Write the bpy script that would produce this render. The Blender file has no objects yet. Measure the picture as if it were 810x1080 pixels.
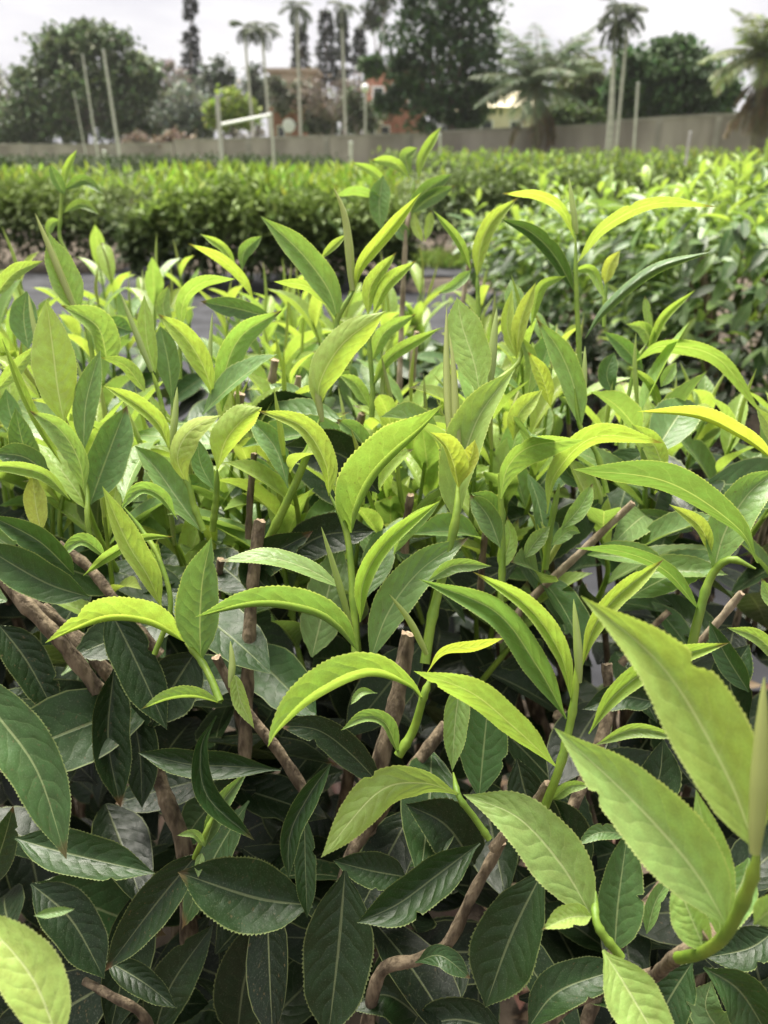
import bpy, math, random
import numpy as np
R_ = math.radians
PI = math.pi
sc = bpy.context.scene
COL = sc.collection

# ------------------------------------------------------------------ camera
PITCH = R_(24.4); FPX = 848.0; CAMZ = 0.98
CAM = np.array([0, 0, CAMZ])
FW = np.array([0, math.cos(PITCH), -math.sin(PITCH)])
UP = np.array([0, math.sin(PITCH), math.cos(PITCH)])
RT = np.array([1.0, 0, 0])
def unp(x, y, z):                       # photo pixel + distance along the view axis -> point
    return CAM + z * (FW + (x - 405) / FPX * RT + (540 - y) / FPX * UP)
def at_y(x, y, Y):                      # photo pixel on the vertical plane at distance Y
    d = FW + (x - 405) / FPX * RT + (540 - y) / FPX * UP
    return CAM + d * (Y / d[1])
cam_d = bpy.data.cameras.new('camera'); cam = bpy.data.objects.new('camera', cam_d); COL.objects.link(cam)
cam.location = CAM; cam.rotation_euler = (PI / 2 - PITCH, 0, 0)
cam_d.sensor_fit = 'VERTICAL'; cam_d.sensor_height = 24; cam_d.lens = 24 * FPX / 1080
cam_d.clip_start = 0.02; cam_d.clip_end = 2000
cam_d.dof.use_dof = True; cam_d.dof.focus_distance = 0.38; cam_d.dof.aperture_fstop = cam_d.lens / 2.3
sc.camera = cam

# ------------------------------------------------------------------ world and sun
SUN_EL, SUN_AZ = 66, -25
w = bpy.data.worlds.new("World"); sc.world = w; w.use_nodes = True
nt = w.node_tree; N = nt.nodes; L = nt.links
for n in list(N): N.remove(n)
out = N.new('ShaderNodeOutputWorld'); bg = N.new('ShaderNodeBackground'); L.new(bg.outputs[0], out.inputs[0])
sky = N.new('ShaderNodeTexSky'); sky.sky_type = 'NISHITA'; sky.sun_disc = False
sky.sun_elevation = R_(SUN_EL); sky.sun_rotation = R_(SUN_AZ); sky.dust_density = 3
hs = N.new('ShaderNodeHueSaturation'); hs.inputs['Saturation'].default_value = 0.12
L.new(sky.outputs[0], hs.inputs['Color'])
tc = N.new('ShaderNodeTexCoord'); nz = N.new('ShaderNodeTexNoise'); nz.inputs['Scale'].default_value = 5; nz.inputs['Detail'].default_value = 5
mp = N.new('ShaderNodeMapping'); mp.inputs['Scale'].default_value = (1, 1, 3.5)
L.new(tc.outputs['Generated'], mp.inputs[0]); L.new(mp.outputs[0], nz.inputs['Vector'])
cr = N.new('ShaderNodeValToRGB'); cr.color_ramp.elements[0].position = .35; cr.color_ramp.elements[1].position = .65
cr.color_ramp.elements[0].color = (5.3, 5.2, 5.6, 1); cr.color_ramp.elements[1].color = (7.4, 7.25, 7.25, 1)
L.new(nz.outputs[0], cr.inputs[0])
mx = N.new('ShaderNodeMix'); mx.data_type = 'RGBA'; mx.inputs['Factor'].default_value = .8   # the overcast layer
L.new(hs.outputs[0], mx.inputs['A']); L.new(cr.outputs[0], mx.inputs['B'])
L.new(mx.outputs['Result'], bg.inputs['Color']); bg.inputs['Strength'].default_value = 0.05
sd = bpy.data.lights.new('sun', 'SUN'); sd.energy = 4.5; sd.angle = R_(42); sd.color = (1, .955, .85)
so = bpy.data.objects.new('sun', sd); COL.objects.link(so)
from mathutils import Vector
dv = Vector((math.sin(R_(SUN_AZ)) * math.cos(R_(SUN_EL)), math.cos(R_(SUN_AZ)) * math.cos(R_(SUN_EL)), math.sin(R_(SUN_EL))))
so.rotation_euler = dv.to_track_quat('Z', 'Y').to_euler(); so.location = (0, 0, 30)
sc.view_settings.view_transform = 'Standard'; sc.view_settings.look = 'None'
sc.view_settings.gamma = 1; sc.view_settings.use_curve_mapping = False
sc.view_settings.exposure = 1.7
sc.cycles.max_bounces = 8; sc.cycles.diffuse_bounces = 4; sc.cycles.transmission_bounces = 5
sc.cycles.glossy_bounces = 3; sc.cycles.transparent_max_bounces = 4
sc.cycles.use_denoising = True; sc.cycles.caustics_reflective = False; sc.cycles.caustics_refractive = False

# ------------------------------------------------------------------ materials
def mat_new(name):
    m = bpy.data.materials.new(name); m.use_nodes = True
    n = m.node_tree.nodes; l = m.node_tree.links
    for k in list(n): n.remove(k)
    o = n.new('ShaderNodeOutputMaterial'); b = n.new('ShaderNodeBsdfPrincipled')
    l.new(b.outputs[0], o.inputs[0])
    return m, n, l, o, b
def math_node(n, l, op, a, b=None, c=None, clamp=False):
    k = n.new('ShaderNodeMath'); k.operation = op; k.use_clamp = clamp
    for i, v in enumerate((a, b, c)):
        if v is None: continue
        if isinstance(v, (int, float)): k.inputs[i].default_value = v
        else: l.new(v, k.inputs[i])
    return k.outputs[0]
def smooth(n, l, v, lo, hi, a=0.0, b=1.0):
    k = n.new('ShaderNodeMapRange'); k.interpolation_type = 'SMOOTHSTEP'
    l.new(v, k.inputs['Value'])
    for nm, val in (('From Min', lo), ('From Max', hi), ('To Min', a), ('To Max', b)):
        if isinstance(val, (int, float)): k.inputs[nm].default_value = val
        else: l.new(val, k.inputs[nm])
    return k.outputs[0]
def mixc(n, l, f, a, b, mode='MIX'):
    k = n.new('ShaderNodeMix'); k.data_type = 'RGBA'; k.blend_type = mode
    for nm, v in (('Factor', f), ('A', a), ('B', b)):
        s = k.inputs[nm]
        if isinstance(v, (int, float)): s.default_value = v
        elif isinstance(v, tuple): s.default_value = v if len(v) == 4 else (*v, 1)
        else: l.new(v, s)
    return k.outputs['Result']

def leaf_material():
    m, n, l, o, b = mat_new('tea_leaf')
    at = n.new('ShaderNodeAttribute'); at.attribute_name = 'tint'
    ar = n.new('ShaderNodeAttribute'); ar.attribute_name = 'rnd'
    uv = n.new('ShaderNodeUVMap'); sp = n.new('ShaderNodeSeparateXYZ'); l.new(uv.outputs[0], sp.inputs[0])
    u, v = sp.outputs[0], sp.outputs[1]
    vv = math_node(n, l, 'ABSOLUTE', math_node(n, l, 'MULTIPLY_ADD', v, 2, -1))
    # midrib, wider at the base
    wid = math_node(n, l, 'MULTIPLY_ADD', u, -.03, .055)
    mid = smooth(n, l, math_node(n, l, 'DIVIDE', vv, wid), .5, 1.3, 1, 0)
    # side veins
    cb = n.new('ShaderNodeCombineXYZ'); l.new(math_node(n, l, 'MULTIPLY', u, 2.7), cb.inputs[0]); l.new(v, cb.inputs[1]); l.new(math_node(n, l, 'MULTIPLY', ar.outputs['Fac'], 50), cb.inputs[2])
    nzw = n.new('ShaderNodeTexNoise'); nzw.inputs['Scale'].default_value = 2.2; l.new(cb.outputs[0], nzw.inputs['Vector'])
    ph = math_node(n, l, 'MULTIPLY_ADD', u, 9, math_node(n, l, 'MULTIPLY', math_node(n, l, 'POWER', vv, 1.4), -1.9))
    ph = math_node(n, l, 'ADD', ph, math_node(n, l, 'MULTIPLY', nzw.outputs[0], 1.3))
    ph = math_node(n, l, 'ADD', ph, math_node(n, l, 'MULTIPLY', math_node(n, l, 'GREATER_THAN', v, .5), .45))
    d = math_node(n, l, 'ABSOLUTE', math_node(n, l, 'MULTIPLY_ADD', math_node(n, l, 'FRACT', ph), 2, -1))
    vein = math_node(n, l, 'MULTIPLY', smooth(n, l, d, .86, 1.0), smooth(n, l, vv, .85, .55))
    mp_ = n.new('ShaderNodeTexNoise'); mp_.inputs['Scale'].default_value = 5; mp_.inputs['Detail'].default_value = 4; l.new(cb.outputs[0], mp_.inputs['Vector'])
    fine = n.new('ShaderNodeTexNoise'); fine.inputs['Scale'].default_value = 45; fine.inputs['Detail'].default_value = 3; l.new(cb.outputs[0], fine.inputs['Vector'])
    tint = at.outputs['Color']; alpha = at.outputs['Alpha']
    val = smooth(n, l, mp_.outputs[0], .3, .72, .87, 1.11)
    val = math_node(n, l, 'MULTIPLY', val, smooth(n, l, fine.outputs[0], .3, .7, .93, 1.07))
    hv = n.new('ShaderNodeHueSaturation'); l.new(tint, hv.inputs['Color']); l.new(val, hv.inputs['Value'])
    l.new(smooth(n, l, mp_.outputs[0], .25, .75, .492, .508), hv.inputs['Hue'])
    base = hv.outputs[0]
    vcol = mixc(n, l, math_node(n, l, 'MULTIPLY_ADD', alpha, .5, .4), base, (.60, .66, .33))
    base = mixc(n, l, math_node(n, l, 'MULTIPLY', vein, math_node(n, l, 'MULTIPLY_ADD', alpha, .34, .0)), base, vcol)
    base = mixc(n, l, math_node(n, l, 'MULTIPLY', mid, math_node(n, l, 'MULTIPLY_ADD', alpha, 1.5, .2)), base, vcol)
    rim = smooth(n, l, vv, .945, .98)
    base = mixc(n, l, math_node(n, l, 'MULTIPLY', rim, math_node(n, l, 'MULTIPLY_ADD', alpha, 1.5, .08)), base, (.46, .52, .20))
    # a few blemishes on some leaves
    vo = n.new('ShaderNodeTexNoise'); vo.inputs['Scale'].default_value = 13; vo.inputs['Detail'].default_value = 2; l.new(cb.outputs[0], vo.inputs['Vector'])
    spot = math_node(n, l, 'MULTIPLY', smooth(n, l, vo.outputs[0], .66, .71), smooth(n, l, ar.outputs['Fac'], .4, .8))
    base = mixc(n, l, math_node(n, l, 'MULTIPLY', spot, .5), base, (.12, .085, .04))
    # dusty film with a shape of its own on the old leaves
    dust = math_node(n, l, 'MULTIPLY', smooth(n, l, fine.outputs[0], .56, .75), math_node(n, l, 'SUBTRACT', .22, math_node(n, l, 'MULTIPLY', alpha, .5)), clamp=True)
    base = mixc(n, l, dust, base, (.28, .29, .24))
    tipb = math_node(n, l, 'MULTIPLY', smooth(n, l, math_node(n, l, 'MULTIPLY_ADD', mp_.outputs[0], .12, u), .96, 1.02), smooth(n, l, ar.outputs['Fac'], .62, .7))
    base = mixc(n, l, math_node(n, l, 'MULTIPLY', tipb, .8), base, (.10, .055, .025))
    geo = n.new('ShaderNodeNewGeometry')
    under = mixc(n, l, .22, base, (.26, .33, .13))
    base = mixc(n, l, geo.outputs['Backfacing'], base, under)
    l.new(base, b.inputs['Base Color'])
    l.new(math_node(n, l, 'SUBTRACT', smooth(n, l, mp_.outputs[0], .3, .7, .34, .48), math_node(n, l, 'MULTIPLY', alpha, .12)), b.inputs['Roughness'])
    l.new(math_node(n, l, 'MULTIPLY_ADD', alpha, .5, .26), b.inputs['Specular IOR Level'])
    # quilting between the veins
    h = math_node(n, l, 'MULTIPLY', math_node(n, l, 'SUBTRACT', 1, math_node(n, l, 'POWER', d, 2)), smooth(n, l, vv, 1, .5))
    h = math_node(n, l, 'ADD', h, math_node(n, l, 'MULTIPLY', mid, -1.3))
    h = math_node(n, l, 'ADD', h, math_node(n, l, 'MULTIPLY', mp_.outputs[0], 1.6))
    h = math_node(n, l, 'ADD', h, math_node(n, l, 'MULTIPLY', fine.outputs[0], .35))
    bp = n.new('ShaderNodeBump'); l.new(smooth(n, l, alpha, .05, .45, .24, .28), bp.inputs['Strength']); bp.inputs['Distance'].default_value = .001
    l.new(h, bp.inputs['Height']); l.new(bp.outputs[0], b.inputs['Normal'])
    tr = n.new('ShaderNodeBsdfTranslucent')
    tcol = mixc(n, l, 1.0, base, (1.2, 1.22, .55), 'MULTIPLY')
    l.new(tcol, tr.inputs['Color']); l.new(bp.outputs[0], tr.inputs['Normal'])
    ms = n.new('ShaderNodeMixShader'); l.new(alpha, ms.inputs[0]); l.new(b.outputs[0], ms.inputs[1]); l.new(tr.outputs[0], ms.inputs[2])
    l.new(ms.outputs[0], o.inputs[0])
    return m

def simple_mat(name, c1, c2, scale=8, rough=.8, bump=0.0, bscale=None, attr=None, detail=5, stretch=(1, 1, 1), spec=.3, coords='Object'):
    m, n, l, o, b = mat_new(name)
    tcn = n.new('ShaderNodeTexCoord'); mpn = n.new('ShaderNodeMapping'); mpn.inputs['Scale'].default_value = stretch
    l.new(tcn.outputs[coords], mpn.inputs[0])
    t = n.new('ShaderNodeTexNoise'); t.inputs['Scale'].default_value = scale; t.inputs['Detail'].default_value = detail; l.new(mpn.outputs[0], t.inputs['Vector'])
    f = smooth(n, l, t.outputs[0], .32, .68)
    col = mixc(n, l, f, c1, c2)
    if attr:
        a = n.new('ShaderNodeAttribute'); a.attribute_name = attr
        col = mixc(n, l, 1.0, col, a.outputs['Color'], 'MULTIPLY')
    l.new(col, b.inputs['Base Color']); b.inputs['Roughness'].default_value = rough; b.inputs['Specular IOR Level'].default_value = spec
    if bump:
        t2 = n.new('ShaderNodeTexNoise'); t2.inputs['Scale'].default_value = bscale or scale * 3; t2.inputs['Detail'].default_value = 5; l.new(mpn.outputs[0], t2.inputs['Vector'])
        bp = n.new('ShaderNodeBump'); bp.inputs['Strength'].default_value = .8; bp.inputs['Distance'].default_value = bump
        l.new(t2.outputs[0], bp.inputs['Height']); l.new(bp.outputs[0], b.inputs['Normal'])
    return m
def crown_material(name, trans=.25):
    m, n, l, o, b = mat_new(name)
    a = n.new('ShaderNodeAttribute'); a.attribute_name = 'tint'
    l.new(a.outputs['Color'], b.inputs['Base Color']); b.inputs['Roughness'].default_value = .55; b.inputs['Specular IOR Level'].default_value = .3
    tr = n.new('ShaderNodeBsdfTranslucent'); l.new(a.outputs['Color'], tr.inputs['Color'])
    ms = n.new('ShaderNodeMixShader'); ms.inputs[0].default_value = trans
    l.new(b.outputs[0], ms.inputs[1]); l.new(tr.outputs[0], ms.inputs[2]); l.new(ms.outputs[0], o.inputs[0])
    return m
M_LEAF = leaf_material()
M_STEM = simple_mat('green_stem', (.11, .19, .02), (.19, .27, .03), 60, .5, .0003, 300, spec=.4)
M_BARK = simple_mat('bark', (.055, .040, .026), (.225, .175, .115), 190, .88, .003, 330, stretch=(1, 1, .3), detail=8)
M_PALEBARK = simple_mat('pale_twig', (.17, .13, .085), (.34, .28, .20), 160, .85, .0015, 300, stretch=(1, 1, .4), detail=8)
M_CUT = simple_mat('cut_wood', (.13, .09, .06), (.36, .27, .18), 420, .8, .0005, 500)
M_CROWN = crown_material('tree_foliage')
M_TRUNK = simple_mat('tree_trunk', (.10, .085, .07), (.2, .17, .14), 3, .9, .02)
M_PALMTRUNK = simple_mat('palm_trunk', (.42, .40, .37), (.58, .55, .51), 2, .85, .01, stretch=(1, 1, 6))

# ------------------------------------------------------------------ object helpers
ORIGIN = {}
def empty(name, loc, label, cat, group=None):
    o = bpy.data.objects.new(name, None); COL.objects.link(o); o.location = loc; o.empty_display_size = .05
    o['label'] = label; o['category'] = cat
    if group: o['group'] = group
    ORIGIN[o.name] = np.array(loc, float)
    return o
class MB:
    """collects vertices, faces, uv, tint and rnd for one mesh"""
    def __init__(s): s.v = []; s.f = []; s.mi = []; s.uv = []; s.t = []; s.r = []; s.n = 0
    def add(s, v, f, uv=None, tint=(1, 1, 1, 0), rnd=.5, mi=0):
        v = np.asarray(v, float); k = len(v)
        s.v.append(v); s.f.append([tuple(i + s.n for i in q) for q in f]); s.mi.append((len(f), mi))
        s.uv.append(np.zeros((k, 2)) if uv is None else uv)
        t = np.asarray(tint, float); s.t.append(np.broadcast_to(t, (k, 4)) if t.ndim == 1 else t)
        s.r.append(np.full(k, rnd)); s.n += k
    def build(s, name, mats, parent=None, origin=None, smooth=True):
        V = np.concatenate(s.v); og = np.array(origin if origin is not None else V[0], float)
        me = bpy.data.meshes.new(name); F = [q for g in s.f for q in g]
        me.from_pydata((V - og).tolist(), [], F)
        UV = np.concatenate(s.uv); li = np.empty(len(me.loops), np.int32); me.loops.foreach_get('vertex_index', li)
        ul = me.uv_layers.new(name='UVMap'); ul.data.foreach_set('uv', UV[li].astype(np.float32).ravel())
        a = me.attributes.new('tint', 'FLOAT_COLOR', 'POINT'); a.data.foreach_set('color', np.concatenate(s.t).astype(np.float32).ravel())
        a = me.attributes.new('rnd', 'FLOAT', 'POINT'); a.data.foreach_set('value', np.concatenate(s.r).astype(np.float32))
        mats = mats if isinstance(mats, (list, tuple)) else [mats]
        for m in mats: me.materials.append(m)
        if len(mats) > 1:
            me.polygons.foreach_set('material_index', np.concatenate([np.full(k, i, np.int32) for k, i in s.mi]))
        me.polygons.foreach_set('use_smooth', np.full(len(F), smooth)); me.update()
        o = bpy.data.objects.new(name, me); COL.objects.link(o)
        pw = ORIGIN[parent.name] if parent is not None else np.zeros(3)
        if parent is not None: o.parent = parent
        o.location = og - pw; ORIGIN[o.name] = og
        return o
def tag(o, label, cat, group=None):
    o['label'] = label; o['category'] = cat
    if group: o['group'] = group
    return o
def structure(o): o['kind'] = 'structure'; return o
def nrm(v):
    v = np.asarray(v, float); return v / np.maximum(np.linalg.norm(v, axis=-1, keepdims=True), 1e-9)

# ------------------------------------------------------------------ curves
def spline(pts, n):
    P = np.asarray(pts, float)
    if len(P) == 2: P = np.array([P[0], (P[0] + P[1]) / 2, P[1]])
    Q = np.vstack([2 * P[0] - P[1], P, 2 * P[-1] - P[-2]])
    out = []
    for i in range(1, len(Q) - 2):
        p0, p1, p2, p3 = Q[i - 1], Q[i], Q[i + 1], Q[i + 2]
        t = np.linspace(0, 1, 16, endpoint=False)[:, None]
        out.append(.5 * (2 * p1 + (p2 - p0) * t + (2 * p0 - 5 * p1 + 4 * p2 - p3) * t * t + (3 * p1 - p0 - 3 * p2 + p3) * t ** 3))
    D = np.vstack(out + [P[-1:]])
    s = np.concatenate([[0], np.cumsum(np.linalg.norm(np.diff(D[:, :2] if D.shape[1] > 3 else D, axis=0), axis=1))])
    k = np.linspace(0, s[-1], n)
    return np.stack([np.interp(k, s, D[:, j]) for j in range(D.shape[1])], 1)
def tube(mb, P, rad, ns=8, tint=(1, 1, 1, 0), cap=None, rough=0, rng=None, mi=0):
    P = np.asarray(P, float); n = len(P); rad = np.broadcast_to(np.asarray(rad, float), (n,))
    T = nrm(np.gradient(P, axis=0)); a = np.array([0, 0, 1.0]) if abs(T[0][2]) < .9 else np.array([1.0, 0, 0])
    V = []; A = nrm(np.cross(T[0], a))
    for i in range(n):
        A = nrm(A - T[i] * np.dot(A, T[i])); B = np.cross(T[i], A)
        th = np.arange(ns) * 2 * PI / ns; r = rad[i] * np.ones(ns)
        if rough: r = r * (1 + rough * rng.uniform(-1, 1, ns))
        V.append(P[i] + (np.cos(th) * r)[:, None] * A + (np.sin(th) * r)[:, None] * B)
    V = np.concatenate(V)
    F = [(i * ns + j, i * ns + (j + 1) % ns, (i + 1) * ns + (j + 1) % ns, (i + 1) * ns + j) for i in range(n - 1) for j in range(ns)]
    mb.add(V, F, tint=tint, mi=mi)
    top = V[-ns:]
    if rng is not None: top = top + T[-1] * (rng.uniform(-.25, .25, ns) * rad[-1])[:, None]; V[-ns:] = top; mb.v[-1][-ns:] = top
    mb.add(np.vstack([top, top.mean(0)[None] + T[-1] * rad[-1] * (.12 if rng is None else rng.uniform(-.3, .3))]), [(j, (j + 1) % ns, ns) for j in range(ns)], tint=tint, mi=mi if cap is None else cap)

# ------------------------------------------------------------------ leaves
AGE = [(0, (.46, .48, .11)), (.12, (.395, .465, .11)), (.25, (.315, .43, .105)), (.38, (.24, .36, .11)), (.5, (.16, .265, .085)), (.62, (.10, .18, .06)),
       (.75, (.042, .090, .024)), (.87, (.0205, .046, .012)), (1.0, (.0125, .0275, .008)), (1.2, (.005, .011, .0038)), (2, (.17, .165, .045)), (3, (.17, .165, .045))]  # step beyond old: leaf colour darkened for shade in the gaps; then buds
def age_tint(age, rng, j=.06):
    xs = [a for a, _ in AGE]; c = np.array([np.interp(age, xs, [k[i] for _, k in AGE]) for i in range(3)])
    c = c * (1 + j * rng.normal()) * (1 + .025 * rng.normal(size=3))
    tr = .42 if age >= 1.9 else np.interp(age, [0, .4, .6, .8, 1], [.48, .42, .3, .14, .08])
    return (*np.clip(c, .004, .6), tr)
PROF_Y = ([0, .05, .12, .22, .34, .46, .58, .70, .80, .88, .94, 1], [.05, .15, .40, .74, .95, 1, .97, .84, .60, .35, .16, .0])
PROF_O = ([0, .04, .10, .20, .32, .45, .58, .70, .80, .88, .94, 1], [.05, .14, .44, .78, .96, 1, .99, .90, .70, .43, .20, .0])
def prof(u, old):
    xs, ys = PROF_O if old else PROF_Y
    k = np.asarray(ys); s = np.interp(u, xs, k)
    e = .02; return (np.interp(np.clip(u - e, 0, 1), xs, k) + 2 * s + np.interp(np.clip(u + e, 0, 1), xs, k)) / 4 * (u < .999)
VR = np.array([0, .22, .45, .68, .86, .96, 1.0])
VR4 = np.array([0, .5, 1.0])
def sheet(mb, P, SL, SR, NL, NR, wid, nu, age, rng, vr=VR, teeth=True, ripple=.03, old=False, cup=0.0):
    """a leaf: midrib P, unit side vectors, out-of-plane vectors, half width per station"""
    u = np.linspace(0, 1, nu + 1); ug = u ** math.exp(rng.normal() * .13); bl = rng.random() ** 1.5 * (.9 if old else .5); Wp = ((1 - bl) * prof(ug, old) + bl * prof(ug, not old)) * wid
    Wp = Wp * (1 + .035 * np.sin(u * 14 + rng.uniform(0, 6)) * np.sin(PI * u))
    if cup: Wp = np.interp(u, [0, .15, .4, .7, .9, 1], [.06, .3, .68, .92, 1, .97]) * wid
    bite = rng.random() < (.35 if old else .15); bs = rng.choice([-1, 1]); bu = rng.uniform(.3, .85); bw = rng.uniform(.015, .035); bd = rng.uniform(.15, .4)
    tooth = np.where(np.arange(nu + 1) % 2 == 0, 1.024, .976) if teeth else np.ones(nu + 1)
    tooth = 1 + (tooth - 1) * (u > .12) * (u < .97) * rng.uniform(.3, 1.5, nu + 1)
    ph1, ph2 = rng.uniform(0, 6.3, 2); nv = len(vr)
    T = nrm(np.gradient(P, axis=0))
    rows = []; uvs = []
    for side, S, NN, ph in ((-1, SL, NL, ph1), (1, SR, NR, ph2)):
        for k, v in enumerate(vr):
            if side == 1 and k == 0: continue
            ww = Wp * v * (tooth if k == nv - 1 else 1)
            if bite and side == bs: ww = ww * (1 - bd * v * v * np.exp(-((u - bu) / bw) ** 2))
            rp = ripple * wid * v * v * (np.sin(u * 9 + ph) * .6 + np.sin(u * 19 + 2 * ph) * .35 + np.sin(u * 37 + ph) * .12) * np.sin(PI * u) ** .5
            off = S * ww[:, None] + NN * (ww * (.55 + .6 * v))[:, None] + (NN * 0 + np.cross(S, T)) * rp[:, None]
            if teeth and k == nv - 1: off = off + T * (np.where(np.arange(nu + 1) % 2 == 0, .35, 0) * np.linalg.norm(P[1] - P[0]))[:, None]
            if cup: off = off + T * (cup * wid * v ** 1.6 * u ** 2 * (1.15 if side < 0 else .75))[:, None] - T * (cup * .45 * wid * max(0, v - .6) * 2.5 * u)[:, None] * (side > 0)
            rows.append(P + off); uvs.append(np.stack([u, np.full(nu + 1, .5 + .5 * side * v)], 1))
    # order across: left edge ... midrib ... right edge
    order = list(range(nv - 1, -1, -1)) + list(range(nv, 2 * nv - 1)); m = len(order)
    V = np.stack([rows[i] for i in order], 1).reshape(-1, 3); UV = np.stack([uvs[i] for i in order], 1).reshape(-1, 2)
    F = [(i * m + j, i * m + j + 1, (i + 1) * m + j + 1, (i + 1) * m + j) for i in range(nu) for j in range(m - 1)]
    mb.add(V, F, UV, age_tint(age, rng), rng.random())
    return V
def hero_leaf(mb, age, wl, wr, z0, z1, pts, rng, sl=1, sr=1, bow=0.0, old=None, cup=0.0):
    n = len(pts); old = age > .55 and age < 1.5 if old is None else old
    px = np.array(pts, float); s = np.concatenate([[0], np.cumsum(np.linalg.norm(np.diff(px, axis=0), axis=1))]); s /= s[-1]
    q = np.column_stack([px, z0 + (z1 - z0) * s + bow * 4 * s * (1 - s)])
    length_px = np.linalg.norm(np.diff(px, axis=0), axis=1).sum()
    nu = 108 if length_px > 200 else (76 if length_px > 110 else (46 if length_px > 60 else 26))
    C = spline(q, nu + 1)
    P = np.array([unp(*c) for c in C]); T = nrm(np.gradient(P, axis=0)); V = nrm(CAM - P)
    S0 = nrm(np.cross(V, T)); N0 = nrm(V - T * (V * T).sum(1)[:, None])
    zm = (z0 + z1) / 2; L3 = np.linalg.norm(np.diff(P, axis=0), axis=1).sum()
    wl3, wr3 = .95 * wl * zm / FPX, .95 * wr * zm / FPX
    W = max(max(wl3, wr3) * rng.uniform(1.06, 1.32), .125 * L3)
    def side(w3, sg):
        c = max(min(w3 / W, .999), -.8); a = math.acos(c); return c, sg * math.sin(a)   # a negative width: this half is folded up over the other
    cl, nl = side(wl3, sl); cr_, nr = side(wr3, sr)
    sheet(mb, P, S0 * cl, -S0 * cr_, N0 * nl * .8, N0 * nr * .8, W, nu, age, rng, old=old, cup=cup, ripple=.06 if old else .07)
    return P
def free_leaf(mb, base, dirv, up, length, width, droop, fold, age, rng, nu=14, vr=VR4, teeth=False, twist=0.0, old=None):
    """leaf in space: leaves base along dirv, bends away from up by droop radians"""
    dirv = nrm(dirv); side = nrm(np.cross(dirv, up)); upn = nrm(np.cross(side, dirv)); old = age > .55 if old is None else old
    t = np.linspace(0, 1, nu + 1); ang = -droop * t
    d = np.cos(ang)[:, None] * dirv + np.sin(ang)[:, None] * upn
    P = base + np.vstack([[0, 0, 0], np.cumsum(d[:-1] * length / nu, axis=0)])
    T = nrm(np.gradient(P, axis=0)); tw = twist * t
    S = np.broadcast_to(side, P.shape); Nn = np.cross(S, T)
    S2 = S * np.cos(tw)[:, None] + Nn * np.sin(tw)[:, None]; N2 = np.cross(S2, T)
    c, s_ = math.cos(fold), math.sin(fold)
    sheet(mb, P, -S2 * c, S2 * c, N2 * s_ * .8, N2 * s_ * .8, width, nu, age, rng, vr=vr, teeth=teeth, ripple=.06, old=old)
    return P

# ------------------------------------------------------------------ the near tea bushes
rng = np.random.default_rng(7)
GB = 'tea bushes of the near row'
ROOTS = {'A': (-.10, .52), 'B': (.24, .50), 'C': (-.40, .78), 'D': (.03, .86), 'E': (.30, .66)}
BUSH = {
 'A': empty('tea_bush', (-.10, .52, 0), 'tea bush with big dark old leaves hanging below thick brown branches and pale shoots', 'tea bush', GB),
 'B': empty('tea_bush', (.24, .50, 0), 'tea bush with the two largest pale leaves, close to the lens beside a blurred bud', 'tea bush', GB),
 'C': empty('tea_bush', (-.40, .78, 0), 'tea bush with a thin lone leafy shoot standing up in front of the grey path', 'tea bush', GB),
 'D': empty('tea_bush', (.03, .86, 0), 'tea bush with the tallest leafy shoot, on a pale twig before the concrete wall', 'tea bush', GB),
 'E': empty('tea_bush', (.30, .66, 0), 'tea bush with long narrow arching leaves and a long bare cut twig over the mat', 'tea bush', GB)}
def hero(bush_o, age, wl, wr, z0, z1, pts, name='leaf', **k):
    mb = MB(); P = hero_leaf(mb, age, wl, wr, z0, z1, pts, rng, **k)
    return mb.build(name, M_LEAF, bush_o, P[0])
def bud_mesh(mb, pts, z0, z1, r, age):
    """rolled young leaf: a slim pointed roll with a lengthwise seam"""
    q = np.column_stack([np.array(pts, float), np.linspace(z0, z1, len(pts))]); C = spline(q, 15)
    P = np.array([unp(*c) for c in C]); u = np.linspace(0, 1, 15)
    rad = r * (z0 + z1) / 2 / FPX * np.interp(u, [0, .15, .4, .7, .9, 1], [.55, .85, 1, .72, .36, .05])
    tube(mb, P, rad, 7, tint=age_tint(age, rng)); return P
def shoot(b, stem, r, leaves=(), buds=(), label=None):
    bo = BUSH[b]; mb = MB(); C = spline(np.array(stem, float), 20); P = np.array([unp(*c) for c in C])
    rr = np.linspace(r[0], r[1], 20) * .74 * np.interp(np.linspace(0, 1, 20), [0, .82, 1], [1, 1, .3]) * C[:, 2] / FPX
    nodes = rng.integers(2, 17, 3); rr[nodes] *= 1.22
    tube(mb, P, rr, 8); so_ = mb.build('shoot', M_STEM, bo, P[0])
    if label: so_['label'] = label
    for lf in leaves:
        k = lf[6] if len(lf) > 6 else {}
        hero(so_, *lf[:6], **k)
    for pts, z0, z1, rad, age in buds:
        m2 = MB(); Q = bud_mesh(m2, pts, z0, z1, rad, age); m2.build('bud', M_LEAF, so_, Q[0])
    return so_
def branch(b, pts, r0, r1, cut=True, mat=None, name='branch'):
    mb = MB(); n = max(10, len(pts) * 8); C = spline(np.array(pts, float), n); P = np.array([unp(*c) for c in C])
    kk = np.arange(n); rr = np.linspace(r0, r1, n) * .8 * C[:, 2] / FPX * (1 + .07 * np.sin(kk * .9 + rng.uniform(0, 6)) + .10 * np.exp(-((kk - rng.uniform(2, n - 2)) / .9) ** 2) + .025 * rng.normal(size=n))
    tube(mb, P, rr, 12, cap=1 if cut else None, rough=.05, rng=rng)
    return mb.build(name, [mat or M_BARK, M_CUT], BUSH[b], P[0])
def leaf(b, age, wl, wr, z0, z1, pts, **k): return hero(BUSH[b], age, wl, wr, z0, z1, pts, **k)

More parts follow.
